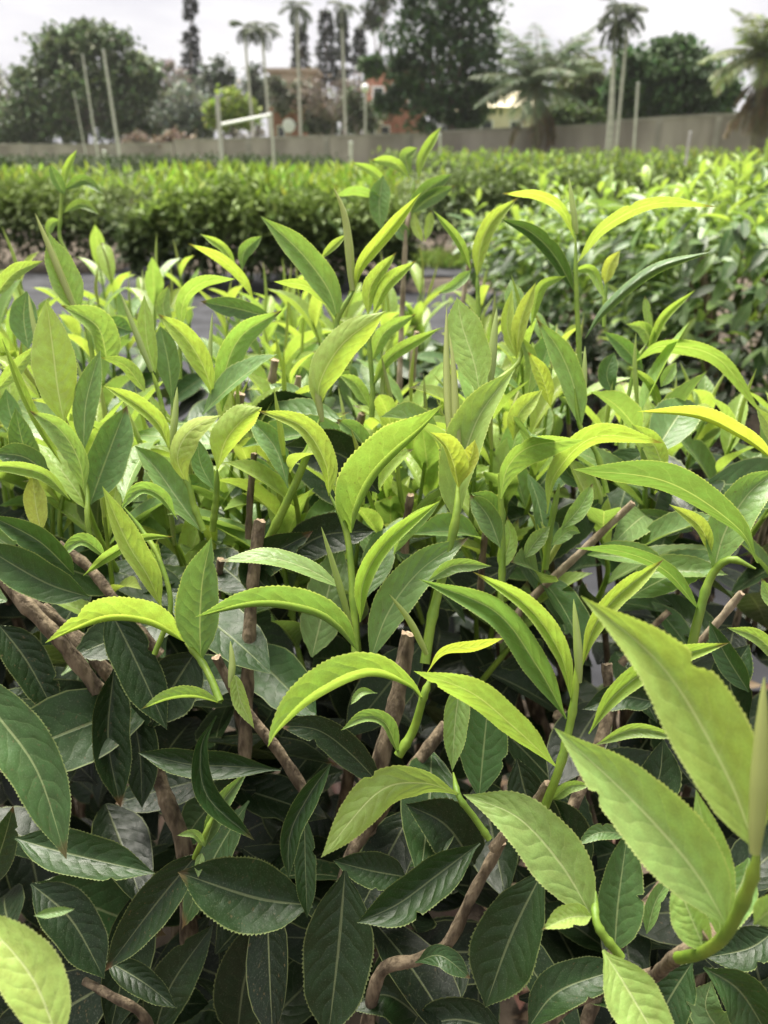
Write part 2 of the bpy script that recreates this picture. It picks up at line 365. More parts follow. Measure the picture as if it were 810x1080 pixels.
# ---- bush A: pale shoots in front
shoot('A', [(232, 740, .37), (222, 715, .375), (212, 697, .38), (195, 678, .38)], (6, 4), [
    (.25, -7, 27, .38, .345, [(194, 677), (155, 659), (117, 655), (80, 665), (48, 678)]),
    (.5, 27, 20, .385, .37, [(212, 699), (211, 655), (214, 610), (223, 567)]),
    (.33, -3, 13, .37, .35, [(234, 742), (205, 736), (178, 738), (149, 748)]),
    (.3, 8, 9, .37, .37, [(248, 712), (254, 740), (268, 768)]),
    (.2, 10, 17, .40, .385, [(170, 640), (156, 608), (134, 572), (108, 513)])],
    [([(243, 725), (245, 700), (243, 676)], .372, .372, 4, .4)])
shoot('A', [(163, 690, .41), (180, 640, .41), (168, 590, .415), (150, 560, .42), (128, 532, .42)], (4, 3), [
    (.40, 5, 9, .42, .40, [(187, 548), (170, 524), (148, 517), (126, 539)]),
    (.38, 6, 6, .42, .40, [(88, 607), (115, 586), (150, 568), (184, 566)]),
    (.42, 5, 9, .42, .40, [(112, 588), (92, 572), (78, 574), (62, 593)]),
    (.33, 9, 9, .43, .42, [(168, 620), (162, 595), (166, 570)])])
shoot('A', [(95, 570, .44), (92, 545, .44), (92, 520, .445), (85, 490, .45), (70, 455, .45)], (4, 3), [
    (.40, 15, 11, .44, .425, [(90, 523), (83, 485), (62, 452), (31, 433)]),
    (.58, 20, 23, .45, .46, [(95, 532), (108, 495), (125, 450), (134, 428)]),
    (.08, 12, 12, .42, .42, [(44, 562), (38, 535), (34, 499)]),
    (.36, 8, 7, .43, .41, [(74, 527), (45, 500), (0, 492), (-25, 502)]),
    (.5, 14, 13, .46, .47, [(88, 478), (90, 430), (98, 395), (106, 369)]),
    (.2, 24, 23, .45, .445, [(68, 448), (61, 410), (56, 370), (49, 316)], dict(sl=-1, sr=-1)),
    (.55, 15, 14, .47, .46, [(40, 500), (25, 470), (16, 430)]),
    (.3, 5, 6, .45, .43, [(65, 490), (45, 455), (25, 415), (2, 357)])])
shoot('A', [(215, 560, .44), (205, 535, .44), (199, 512, .44), (185, 480, .445)], (5, 4), [
    (.2, 10, 17, .44, .425, [(199, 514), (187, 483), (200, 455), (232, 438)], dict(sl=-1)),
    (.58, 12, 18, .46, .47, [(214, 562), (190, 530), (165, 495), (142, 470)]),
    (.2, 6, 11, .45, .435, [(180, 478), (169, 450), (146, 428), (110, 407)])],
    [([(180, 472), (184, 445), (187, 408)], .45, .45, 4, .45)])
shoot('A', [(224, 560, .46), (228, 525, .455), (229, 495, .45)], (5, 4), [
    (.2, 20, 14, .45, .435, [(229, 496), (238, 465), (256, 443), (276, 430)], dict(sl=-1, sr=-1)),
    (.55, 10, 12, .46, .46, [(228, 520), (212, 490), (208, 462)])])
shoot('A', [(282, 572, .46), (300, 535, .455), (318, 495, .45), (338, 440, .45)], (7, 5), [
    (.24, 19, 19, .45, .43, [(336, 436), (338, 402), (362, 362), (407, 328)], dict(sl=-1, sr=-1)),
    (.55, 13, 13, .46, .47, [(304, 515), (290, 472), (262, 440)]),
    (.48, 13, 13, .47, .47, [(398, 497), (377, 460), (355, 442)])],
    [([(340, 445), (334, 410), (331, 378)], .45, .448, 4, 2)])
shoot('A', [(375, 690, .385), (372, 620, .39), (365, 560, .395), (347, 520, .40)], (6, 4), [
    (.18, 8, 15, .40, .385, [(347, 523), (343, 488), (318, 450), (271, 433)]),
    (.3, 37, -8, .40, .38, [(371, 562), (381, 533), (402, 497), (443, 456), (467, 427)]),
    (.25, 10, 9, .385, .37, [(380, 656), (384, 612), (410, 570), (464, 528)]),
    (.42, 8, 12, .39, .38, [(362, 621), (322, 599), (280, 588), (231, 592)], dict(sr=-1)),
    (.42, -8, 25, .38, .355, [(376, 686), (352, 662), (325, 648), (272, 640), (206, 651)]),
    (.52, 22, 20, .39, .40, [(390, 698), (410, 645), (445, 600), (494, 567)]),
    (.4, 8, 11, .41, .40, [(415, 585), (430, 555), (464, 529)])],
    [([(370, 660), (356, 610), (339, 556)], .385, .37, 4, .4)])
shoot('A', [(448, 700, .39), (456, 650, .395), (470, 595, .40), (481, 545, .40), (483, 505, .405)], (7.5, 5.5), [
    (.36, 27, 15, .41, .42, [(482, 552), (484, 505), (505, 440), (543, 389)]),
    (.09, 5, 17, .395, .385, [(483, 514), (479, 492), (470, 470), (454, 456)]),
    (.10, 12, 9, .397, .39, [(484, 514), (489, 497), (497, 482), (501, 464)]),
    (.36, 21, 22, .43, .44, [(507, 420), (500, 382), (488, 345), (482, 314)]),
    (.4, 7, 9, .39, .385, [(452, 612), (480, 596), (518, 597)]),
    (.58, 14, 12, .42, .43, [(528, 578), (515, 545), (496, 522)])],
    [([(482, 505), (474, 440), (471, 385), (471, 324)], .415, .43, 5, 2), ([(486, 500), (481, 440), (478, 385), (474, 352)], .412, .42, 4.5, 2), ([(517, 405), (520, 365), (524, 325)], .44, .44, 5, .5),
     ([(450, 690), (432, 655), (411, 627)], .385, .375, 4, .3)])
shoot('A', [(420, 797, .365), (436, 770, .365), (446, 737, .36), (455, 712, .36)], (7, 5), [
    (.28, -9, 31, .36, .315, [(447, 741), (430, 724), (387, 714), (335, 737), (297, 768), (283, 787)]),
    (.42, 5, 10, .365, .35, [(421, 797), (407, 764), (386, 757), (360, 770)]),
    (.1, 7, 5, .36, .345, [(450, 710), (468, 688), (500, 682), (531, 673)], dict(sr=-1)),
    (.38, 15, 13, .365, .36, [(486, 716), (480, 762), (477, 813)]),
    (.35, 4, 5, .365, .36, [(398, 731), (382, 730), (370, 743)])])
shoot('A', [(516, 885, .35), (500, 862, .35), (484, 840, .35), (478, 815, .36)], (5, 4), [
    (.33, 21, 21, .35, .315, [(485, 838), (445, 826), (398, 836), (339, 904)], dict(sl=-1)),
    (.72, 26, 26, .40, .40, [(505, 845), (510, 790), (517, 722)])])
shoot('A', [(205, 905, .40), (216, 880, .395), (230, 850, .40)], (4, 3), [
    (.5, 9, 10, .40, .40, [(216, 893), (232, 850), (262, 812)]),
    (.42, 4, 5, .395, .385, [(216, 893), (205, 880), (187, 881)]),
    (.45, 5, 5, .395, .39, [(213, 900), (210, 912), (209, 926)])])
shoot('A', [(78, 1110, .255), (62, 1095, .25)], (6, 5), [
    (.24, 30, 31, .25, .26, [(64, 1105), (36, 1035), (-5, 985), (-40, 965)]),
    (.5, 5, 5, .27, .27, [(36, 966), (58, 962), (78, 959)])])
# ---- bush A: old dark leaves
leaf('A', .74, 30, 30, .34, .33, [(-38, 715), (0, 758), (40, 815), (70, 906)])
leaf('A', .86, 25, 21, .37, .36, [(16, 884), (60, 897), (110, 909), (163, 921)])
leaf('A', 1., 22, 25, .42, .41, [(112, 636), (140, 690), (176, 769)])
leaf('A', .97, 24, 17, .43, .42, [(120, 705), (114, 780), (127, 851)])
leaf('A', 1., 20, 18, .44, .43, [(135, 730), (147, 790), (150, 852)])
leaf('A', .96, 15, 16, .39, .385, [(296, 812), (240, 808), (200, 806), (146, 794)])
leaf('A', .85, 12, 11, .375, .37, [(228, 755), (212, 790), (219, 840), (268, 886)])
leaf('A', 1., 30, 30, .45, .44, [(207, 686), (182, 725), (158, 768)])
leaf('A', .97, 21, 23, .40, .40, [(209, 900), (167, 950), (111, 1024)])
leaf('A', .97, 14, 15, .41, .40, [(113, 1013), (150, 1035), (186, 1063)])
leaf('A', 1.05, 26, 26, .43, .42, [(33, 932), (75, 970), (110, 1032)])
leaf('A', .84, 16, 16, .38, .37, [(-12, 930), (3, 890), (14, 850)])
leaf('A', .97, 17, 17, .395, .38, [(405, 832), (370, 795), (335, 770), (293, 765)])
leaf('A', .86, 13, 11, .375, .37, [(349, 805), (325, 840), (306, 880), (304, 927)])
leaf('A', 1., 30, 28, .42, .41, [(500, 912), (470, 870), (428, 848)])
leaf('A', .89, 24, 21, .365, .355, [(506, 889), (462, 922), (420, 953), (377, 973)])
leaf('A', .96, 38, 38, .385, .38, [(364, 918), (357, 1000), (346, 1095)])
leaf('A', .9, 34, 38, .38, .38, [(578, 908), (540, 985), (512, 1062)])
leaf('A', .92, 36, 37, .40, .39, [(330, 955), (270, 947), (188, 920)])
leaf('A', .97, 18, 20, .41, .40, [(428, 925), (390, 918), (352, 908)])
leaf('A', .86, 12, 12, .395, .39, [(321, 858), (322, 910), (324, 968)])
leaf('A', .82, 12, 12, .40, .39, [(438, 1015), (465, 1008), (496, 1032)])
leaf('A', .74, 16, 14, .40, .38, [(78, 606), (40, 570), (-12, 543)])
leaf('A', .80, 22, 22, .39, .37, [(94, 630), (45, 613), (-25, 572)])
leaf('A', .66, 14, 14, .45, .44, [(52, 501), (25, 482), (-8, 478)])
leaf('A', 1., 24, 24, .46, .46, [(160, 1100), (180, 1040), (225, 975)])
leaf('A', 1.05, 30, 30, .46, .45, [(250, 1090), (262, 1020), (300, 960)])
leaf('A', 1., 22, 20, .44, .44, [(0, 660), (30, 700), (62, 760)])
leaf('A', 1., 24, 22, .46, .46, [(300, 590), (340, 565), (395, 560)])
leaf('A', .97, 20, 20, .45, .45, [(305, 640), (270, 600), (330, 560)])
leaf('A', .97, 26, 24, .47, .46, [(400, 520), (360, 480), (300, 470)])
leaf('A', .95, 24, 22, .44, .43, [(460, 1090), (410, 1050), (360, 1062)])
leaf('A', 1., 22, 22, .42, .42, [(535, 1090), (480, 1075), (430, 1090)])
# ---- bush A: wood
branch('A', [(-15, 585, .41), (20, 630, .41), (60, 672, .415), (104, 728, .43)], 9, 10)
branch('A', [(62, 574, .43), (95, 600, .43), (128, 642, .43), (168, 690, .44)][::-1], 8, 6)
branch('A', [(258, 800, .46), (262, 690, .45), (266, 620, .445), (274, 549, .44)], 9, 8)
branch('A', [(322, 835, .42), (292, 790, .415), (256, 745, .41), (228, 693, .40)], 8, 6)
branch('A', [(385, 890, .47), (402, 800, .43), (418, 740, .425), (431, 668, .42)], 13, 10)
branch('A', [(355, 960, .47), (372, 900, .46), (405, 850, .455), (470, 765, .45)], 10, 8, cut=False)
branch('A', [(385, 1090, .44), (402, 1025, .42), (440, 1012, .41), (472, 995, .40), (500, 940, .385), (529, 888, .375)], 9, 7)
branch('A', [(200, 1000, .50), (195, 900, .47), (178, 850, .46), (160, 800, .46)], 12, 10, cut=False)
branch('A', [(88, 1034, .42), (120, 1052, .42), (150, 1070, .43), (170, 1110, .46)][::-1], 7, 5)
branch('A', [(0, 610, .45), (40, 640, .45), (75, 665, .46), (110, 690, .47)][::-1], 7, 6)
branch('A', [(140, 740, .47), (95, 690, .46), (45, 640, .46)], 9, 8)
for x, y, z, l, r in [(290, 380, .58, 60, 6), (315, 397, .56, 70, 5), (253, 415, .52, 60, 8), (433, 522, .47, 60, 6), (297, 418, .55, 50, 6), (382, 436, .55, 40, 6),
                      (268, 478, .48, 90, 5), (150, 470, .55, 50, 8), (233, 590, .5, 60, 6), (512, 560, .5, 80, 5), (440, 350, .7, 60, 5)]:
    branch('A', [(x - 6, y + l, z + .02), (x - 4, y + l * .5, z + .01), (x, y, z)], r * .95, r * .85, name='stub', mat=M_PALEBARK if y < 440 else M_BARK)

# ---- bush B: giant leaves at the lens and shoots on the right
shoot('B', [(716, 1010, .292), (742, 1004, .268), (768, 982, .25), (792, 930, .235), (800, 890, .23)], (9, 8.5), [
    (.27, 36, 44, .232, .25, [(797, 895), (764, 812), (700, 705), (613, 629)]),
    (.36, 38, 40, .25, .27, [(767, 977), (730, 915), (665, 842), (585, 768)]),
    (.33, 18, 22, .262, .27, [(762, 1000), (752, 920), (734, 833)]),
    (.3, 22, 16, .27, .28, [(745, 1005), (728, 965), (712, 925)]),
    (.42, 16, 18, .25, .24, [(795, 975), (815, 960), (850, 955)]),
    (.5, 22, 26, .28, .28, [(790, 905), (778, 940), (742, 990)])],
    [([(796, 900), (800, 840), (803, 780), (806, 715)], .225, .22, 10, 2)])
shoot('B', [(655, 1010, .31), (630, 975, .31), (628, 940, .32)], (7, 5), [
    (.35, 31, 32, .315, .325, [(624, 966), (592, 912), (546, 862), (489, 838)]),
    (.68, 21, 27, .325, .33, [(648, 1004), (652, 950), (663, 871)]),
    (.3, 30, 30, .30, .28, [(636, 1002), (660, 1040), (690, 1092), (702, 1125)]),
    (.3, 10, 14, .312, .30, [(624, 966), (600, 968), (572, 980)])])
shoot('B', [(575, 850, .345), (590, 810, .34), (600, 770, .34), (606, 735, .34), (609, 690, .34)], (7, 5), [
    (.48, 16, 15, .345, .335, [(597, 758), (566, 702), (522, 645), (442, 611)]),
    (.27, 8, 13, .34, .33, [(603, 740), (591, 690), (556, 640), (499, 603)]),
    (.3, 14, 18, .345, .325, [(587, 809), (542, 767), (496, 730), (437, 708)], dict(sl=-1)),
    (.24, 10, 11, .345, .34, [(613, 706), (625, 665), (650, 630), (700, 590)]),
    (.27, 13, 11, .35, .345, [(621, 774), (650, 732), (700, 698), (769, 678)]),
    (.34, 6, 9, .34, .33, [(627, 786), (670, 769), (716, 778)]),
    (.34, 6, 7, .345, .34, [(583, 843), (600, 830), (624, 828)])],
    [([(611, 720), (609, 680), (605, 632)], .34, .338, 5, .35)])
shoot('B', [(728, 690, .40), (737, 650, .40), (750, 608, .40), (770, 590, .395), (797, 600, .39)], (7, 5), [
    (.52, 12, 20, .385, .36, [(799, 594), (776, 555), (702, 508), (605, 495)], dict(sl=-1)),
    (.45, 21, 23, .40, .40, [(752, 604), (765, 560), (790, 520), (822, 495)]),
    (.2, 6, 9, .40, .39, [(750, 584), (738, 555), (706, 532)]),
    (.5, 6, 9, .40, .39, [(737, 643), (702, 602), (656, 582), (607, 578)], dict(sl=-1))])
shoot('B', [(820, 650, .34), (835, 690, .34)], (5, 5), [(.3, 8, 9, .34, .335, [(828, 702), (800, 673), (767, 662)]), (.36, 9, 9, .36, .36, [(835, 640), (815, 632), (803, 610)])])
leaf('B', .9, 24, 20, .36, .36, [(556, 1085), (590, 1045), (660, 1020)])
leaf('B', .85, 26, 24, .34, .34, [(730, 1015), (705, 1055), (685, 1100)])
leaf('B', .82, 22, 30, .33, .33, [(742, 1020), (780, 1045), (812, 1095)])
leaf('B', .62, 20, 20, .37, .37, [(770, 1100), (745, 1065), (750, 1035)])
leaf('B', .6, 8, 9, .36, .355, [(662, 880), (632, 878), (609, 891)])
leaf('B', .5, 9, 7, .36, .36, [(682, 985), (692, 950), (712, 920)])
leaf('B', .95, 22, 24, .40, .40, [(640, 860), (690, 830), (700, 780)])
leaf('B', .95, 26, 24, .42, .42, [(620, 930), (600, 880), (560, 840)])
leaf('B', 1., 24, 22, .42, .42, [(545, 800), (560, 850), (600, 905)])
leaf('B', .92, 20, 22, .38, .38, [(820, 980), (790, 1000), (745, 1010)])
leaf('B', .95, 22, 24, .44, .44, [(800, 860), (770, 800), (760, 740)])
leaf('B', .9, 14, 15, .45, .45, [(690, 740), (655, 735), (615, 748)])
leaf('B', .92, 22, 20, .46, .46, [(790, 760), (770, 720), (790, 680)])
leaf('B', .75, 14, 12, .45, .45, [(790, 730), (765, 690), (748, 655)])
branch('B', [(690, 1030, .34), (715, 1008, .30), (735, 1000, .28), (752, 984, .27)], 8, 12)
branch('B', [(690, 1025, .345), (650, 1040, .36), (600, 1060, .38), (560, 1100, .40)], 7, 8, cut=False)
branch('B', [(520, 895, .37), (545, 865, .36), (565, 845, .352), (578, 826, .347)], 7, 6)
branch('B', [(700, 730, .47), (735, 682, .46), (758, 655, .45), (782, 625, .44)], 6, 5, mat=M_PALEBARK)
branch('B', [(655, 700, .52), (690, 660, .51), (705, 645, .51)], 5, 4)
branch('B', [(610, 1100, .46), (650, 1000, .45), (700, 930, .46), (725, 860, .48)], 9, 7, cut=False)
branch('B', [(560, 940, .46), (600, 860, .45), (640, 760, .46), (640, 700, .46)], 9, 7, cut=False)

# ---- bush E: right of centre, half a metre away
branch('E', [(525, 675, .54), (560, 632, .52), (610, 585, .50), (668, 530, .48)], 6, 4.5, mat=M_PALEBARK)
shoot('E', [(528, 640, .46), (530, 580, .46), (528, 525, .46), (526, 500, .46)], (5, 4), [
    (.35, 9, 19, .455, .44, [(528, 526), (536, 492), (562, 470), (616, 464)], dict(sr=-1)),
    (.55, 10, 12, .47, .47, [(530, 560), (516, 530), (497, 520)]),
    (.45, 9, 9, .47, .47, [(552, 590), (566, 570), (580, 555)]),
    (.17, 12, 10, .48, .475, [(541, 464), (548, 436), (572, 411)]),
    (.3, 10, 9, .47, .47, [(528, 600), (538, 570), (535, 545)])])
shoot('E', [(575, 600, .48), (580, 560, .475), (590, 510, .47)], (5, 4), [
    (.18, 14, 8, .465, .44, [(577, 542), (586, 500), (628, 461), (699, 467)], dict(sr=-1)),
    (.24, 13, 11, .47, .47, [(701, 502), (690, 470), (666, 447)]),
    (.45, 9, 10, .48, .48, [(590, 560), (612, 535), (625, 510)]),
    (.4, 8, 8, .48, .48, [(582, 575), (600, 560), (612, 562)])])
shoot('E', [(640, 520, .50), (630, 480, .50), (612, 450, .50), (606, 410, .50)], (4, 3), [
    (.36, 14, 14, .50, .50, [(613, 454), (606, 410), (590, 370), (566, 337)]),
    (.1, 8, 10, .51, .50, [(581, 430), (572, 398), (557, 371)])],
    [([(613, 432), (616, 400), (617, 365)], .50, .50, 3.5, .45)])
shoot('E', [(612, 425, .54), (611, 370, .54), (608, 310, .54), (607, 245, .54)], (4, 3), [
    (.28, 8, 6, .52, .49, [(609, 277), (638, 240), (690, 215), (755, 218)], dict(sr=-1)),
    (.64, 7, 6, .53, .51, [(617, 357), (640, 325), (690, 285), (752, 265)], dict(sl=-1, sr=-1)),
    (.22, 6, 5, .53, .51, [(606, 252), (592, 220), (566, 205), (530, 204)], dict(sl=-1)),
    (.66, 8, 10, .55, .54, [(606, 308), (585, 270), (560, 245), (528, 231)]),
    (.3, 5, 6, .55, .54, [(604, 286), (624, 285), (638, 316)]),
    (.3, 5, 7, .55, .54, [(560, 345), (570, 303), (597, 291)])],
    [([(608, 247), (604, 218), (600, 188)], .54, .54, 3.5, .4)])
shoot('E', [(637, 345, .58), (638, 318, .58), (640, 295, .58)], (3, 3), [(.06, 7, 8, .58, .575, [(638, 300), (643, 280), (654, 264)])])
shoot('E', [(822, 500, .42), (826, 470, .42)], (4, 4), [
    (.08, -4, 15, .42, .40, [(818, 487), (776, 460), (733, 441), (672, 434)]),
    (.3, 8, 8, .43, .43, [(825, 480), (812, 450), (798, 430)])])
shoot('E', [(650, 470, .60), (662, 420, .60), (672, 380, .60), (684, 360, .60)], (3, 3), [
    (.33, 8, 9, .58, .56, [(670, 381), (700, 365), (757, 378), (804, 438)], dict(sr=-1)),
    (.55, 9, 9, .60, .60, [(678, 389), (657, 365), (637, 350)]),
    (.28, 5, 5, .60, .59, [(683, 374), (700, 335), (733, 306)]),
    (.33, 8, 8, .60, .60, [(690, 373), (680, 348), (661, 342)]),
    (.35, 4, 5, .60, .60, [(688, 360), (683, 335), (680, 312)]),
    (.4, 7, 7, .60, .60, [(697, 408), (705, 395), (713, 382)]),
    (.33, 5, 5, .58, .57, [(698, 436), (686, 405), (663, 386)])])
shoot('E', [(500, 480, .52), (505, 420, .52), (548, 380, .54), (545, 330, .54)], (4, 3), [
    (.15, 9, 8, .54, .53, [(545, 378), (549, 340), (565, 298)]),
    (.2, 7, 7, .54, .54, [(545, 378), (535, 345), (540, 305)]),
    (.3, 7, 8, .54, .54, [(556, 420), (560, 380), (545, 350)])])
shoot('E', [(505, 340, .60), (504, 310, .60), (503, 290, .60)], (3, 3), [
    (.18, 9, 9, .60, .59, [(503, 293), (507, 260), (520, 232), (547, 208)]),
    (.35, 5, 5, .61, .60, [(497, 286), (484, 254), (457, 222)]),
    (.4, 6, 6, .61, .6, [(497, 285), (480, 300), (462, 310)])])
leaf('E', .8, 12, 12, .6, .6, [(700, 520), (680, 500), (640, 508)]); leaf('E', .7, 10, 10, .58, .58, [(620, 512), (600, 500), (585, 470)])
leaf('E', .68, 10, 11, .6, .6, [(648, 418), (640, 395), (648, 372)]); leaf('E', .62, 9, 9, .56, .56, [(730, 560), (690, 545), (652, 545)])
# ---- bush C: left, behind
shoot('C', [(100, 400, .52), (95, 360, .52), (84, 325, .52)], (4, 3), [
    (.36, 17, 16, .52, .515, [(84, 331), (72, 300), (60, 270), (52, 246)]),
    (.38, 10, 19, .52, .50, [(113, 380), (102, 344), (64, 322)]),
    (.33, 9, 7, .51, .50, [(-5, 312), (15, 288), (46, 275)]),
    (.55, 15, 15, .53, .53, [(30, 368), (25, 335), (28, 307)]),
    (.3, 8, 8, .50, .49, [(-4, 412), (20, 385), (38, 364)]),
    (.36, 6, 9, .51, .50, [(153, 413), (132, 386), (106, 377)], dict(sl=-1))],
    [([(78, 325), (60, 280), (37, 225)], .515, .51, 4, 2), ([(42, 370), (35, 340), (30, 310)], .5, .5, 3, .35)])
shoot('C', [(175, 460, .52), (170, 425, .52), (160, 390, .52)], (4, 3), [
    (.28, 10, 10, .52, .52, [(164, 393), (155, 360), (152, 311)]),
    (.58, 14, 13, .53, .53, [(182, 432), (178, 385), (169, 344)]),
    (.16, 12, 13, .50, .485, [(226, 424), (216, 390), (196, 357), (167, 331)]),
    (.42, 13, 15, .51, .50, [(234, 434), (238, 390), (256, 353), (298, 327)])],
    [([(160, 392), (143, 350), (127, 309)], .515, .51, 3.5, .5), ([(222, 400), (222, 365), (224, 330)], .51, .51, 2.5, .5)])
shoot('C', [(190, 400, .58), (190, 370, .58), (190, 345, .58)], (3, 3), [
    (.35, 9, 6, .58, .57, [(190, 348), (195, 315), (215, 298), (248, 294)], dict(sr=-1)),
    (.6, 11, 11, .57, .56, [(292, 337), (252, 326), (212, 318)]),
    (.2, 6, 6, .6, .58, [(268, 317), (255, 293), (230, 271), (199, 257)], dict(sl=-1)),
    (.25, 5, 5, .6, .6, [(250, 287), (236, 262), (212, 247)]), (.5, 7, 8, .61, .61, [(255, 287), (258, 265), (276, 249)]),
    (.4, 8, 8, .6, .6, [(182, 350), (172, 325), (178, 300)])])
shoot('C', [(72, 270, .72), (63, 250, .72), (64, 225, .72), (66, 190, .72)], (3, 2.5), [
    (.25, 4, 4, .72, .72, [(68, 195), (70, 178), (81, 158)]),
    (.5, 6, 7, .72, .71, [(68, 205), (60, 190), (52, 172)]),
    (.55, 6, 6, .72, .71, [(68, 200), (88, 190), (110, 205)]),
    (.45, 5, 5, .72, .71, [(66, 225), (85, 215), (105, 226)]),
    (.4, 5, 5, .72, .72, [(64, 232), (54, 236), (50, 250)])])
leaf('C', .55, 12, 12, .55, .55, [(30, 470), (12, 440), (6, 410)]); leaf('C', .6, 12, 12, .56, .56, [(108, 360), (120, 345), (140, 350)])
# ---- bush D: centre, behind
shoot('D', [(366, 390, .52), (355, 345, .52), (362, 325, .52), (374, 305, .52)], (4, 4), [
    (.45, 15, 16, .52, .51, [(357, 340), (346, 305), (316, 265), (275, 228)]),
    (.14, 8, 7, .52, .51, [(374, 305), (382, 278), (409, 245), (444, 203)]),
    (.26, 5, 6, .53, .52, [(350, 327), (325, 303), (289, 297)], dict(sl=-1)),
    (.25, 5, 4, .53, .53, [(338, 273), (351, 260), (366, 247)])],
    [([(372, 307), (367, 250), (362, 222), (352, 198)], .52, .515, 5, 2)])
shoot('D', [(392, 440, .54), (393, 410, .54), (390, 370, .54), (388, 332, .54)], (4, 3), [
    (.25, 9, 8, .54, .53, [(388, 333), (392, 300), (418, 266)]),
    (.22, 9, 7, .54, .53, [(394, 330), (408, 300), (439, 275)]),
    (.35, 8, 9, .55, .54, [(392, 380), (406, 350), (439, 331)]),
    (.36, 7, 7, .54, .53, [(392, 410), (412, 376), (464, 346)]),
    (.33, 8, 8, .55, .55, [(390, 430), (375, 405), (357, 395)])],
    [([(403, 430), (404, 400), (404, 370)], .54, .54, 3, .4)])
branch('D', [(421, 470, .85), (421, 420, .83), (424, 330, .82), (428, 250, .80), (432, 225, .80)], 4, 3, mat=M_PALEBARK, cut=False)
branch('D', [(470, 420, .85), (486, 330, .84), (495, 275, .83)], 4, 3, mat=M_PALEBARK, cut=False)
shoot('D', [(430, 240, .80), (434, 215, .80), (437, 190, .80)], (3, 3), [
    (.25, 6, 5, .80, .80, [(441, 190), (446, 165), (465, 134)]),
    (.42, 7, 7, .80, .80, [(433, 185), (428, 165), (440, 156)]),
    (.3, 6, 6, .80, .79, [(434, 190), (416, 172), (391, 169)]),
    (.28, 5, 5, .81, .80, [(406, 192), (392, 180), (371, 171)]),
    (.55, 12, 12, .80, .80, [(404, 185), (400, 215), (402, 243)]),
    (.52, 8, 8, .80, .79, [(430, 220), (450, 200), (478, 183)]),
    (.52, 8, 8, .80, .79, [(434, 225), (452, 210), (480, 196)]),
    (.4, 5, 5, .80, .79, [(402, 208), (375, 201), (353, 207)], dict(sl=-1)),
    (.25, 5, 5, .80, .80, [(446, 255), (438, 238), (437, 222)]), (.25, 5, 5, .80, .80, [(448, 255), (452, 240), (455, 222)]),
    (.6, 8, 8, .80, .80, [(430, 255), (424, 245), (418, 236)])])
leaf('D', .97, 30, 26, .52, .52, [(395, 530), (340, 490), (300, 440)]); leaf('D', 1., 24, 24, .54, .54, [(260, 470), (290, 440), (330, 420)])

# ------------------------------------------------------------------ fill: random shoots and old leaves that belong to these bushes
VARS = {}
def leaf_var(kind, i):
    """unit-length leaf meshes reused by the small leaves"""
    if (kind, i) not in VARS:
        r = np.random.default_rng(1000 + i + {'y': 0, 'm': 50, 'o': 100}[kind]); mb = MB()
        age = {'y': r.uniform(.2, .45), 'm': r.uniform(.42, .64), 'o': r.uniform(.78, 1.08)}[kind]
        free_leaf(mb, np.zeros(3), (0, 1, 0), (0, 0, 1), 1.0, {'y': .17, 'm': .19, 'o': .215}[kind] * r.uniform(.85, 1.1), r.uniform(.1, .9) if kind != 'o' else r.uniform(-.2, .7),
                  r.uniform(.25, .8) if kind != 'o' else r.uniform(.1, .4), age, r, nu=30, vr=np.array([0, .3, .65, .93, 1.]), teeth=True, twist=r.uniform(-.4, .4))
        o = mb.build('leaf', M_LEAF, None, (0, 0, 0)); VARS[(kind, i)] = o.data; bpy.data.objects.remove(o)
    return VARS[(kind, i)]
from mathutils import Matrix
def put_leaf(parent, kind, base, dirv, up, length, name='leaf'):
    dirv = nrm(dirv); side = nrm(np.cross(dirv, up)); upn = np.cross(side, dirv)
    o = bpy.data.objects.new(name, leaf_var(kind, int(rng.integers(0, 14)))); COL.objects.link(o); o.parent = parent
    M = Matrix([[*(np.array([side[i], dirv[i], upn[i]]) * length), (base - ORIGIN[parent.name])[i]] for i in range(3)] + [[0, 0, 0, 1]])
    o.matrix_local = M; ORIGIN[o.name] = np.array(base); return o
def rand_shoot(bo, base, h, lean, nleaf, size):
    mb = MB(); az = rng.uniform(0, 2 * PI); b1 = base + np.array([math.cos(az), math.sin(az), 0]) * lean * h + np.array([0, 0, h])
    md = (base + b1) / 2 + rng.normal(size=3) * h * .06
    P = spline(np.array([base, md, b1]), 10); tube(mb, P, np.linspace(.0022, .0012, 10), 6)
    s = mb.build('shoot', M_STEM, bo, base); T = nrm(P[-1] - P[0]); a0 = rng.uniform(0, 6.28)
    for k in range(nleaf):
        t = .12 + .86 * (k + .5) / nleaf; p = np.array([np.interp(t, np.linspace(0, 1, 10), P[:, j]) for j in range(3)])
        a = a0 + k * 2.4; out_ = np.array([math.cos(a), math.sin(a), 0]); ti = rng.uniform(.35, .9) * (1.15 - .6 * t)
        d = T * math.cos(ti) + out_ * math.sin(ti)
        put_leaf(s, 'm' if t < .55 and rng.random() < .85 else 'y', p, d, T - out_ * .2, size * rng.uniform(.8, 1.1) * (1.05 - .3 * t))
    m2 = MB(); Q = np.array([P[-1], P[-1] + T * size * .3, P[-1] + T * size * .62 + rng.normal(size=3) * .004])
    tube(m2, spline(Q, 9), np.interp(np.linspace(0, 1, 9), [0, .3, .7, 1], [.0012, .002, .0013, .0001]), 6, tint=age_tint(.3 if rng.random() < .6 else 2, rng))
    m2.build('bud', M_LEAF, s, Q[0]); return s
def table_z(x, y): return .745 - .03 * (y - .5) - .12 * max(0, abs(x) - .6)
def in_gap(x, y): return x > .13 + .03 * (y > .7) and y > .60
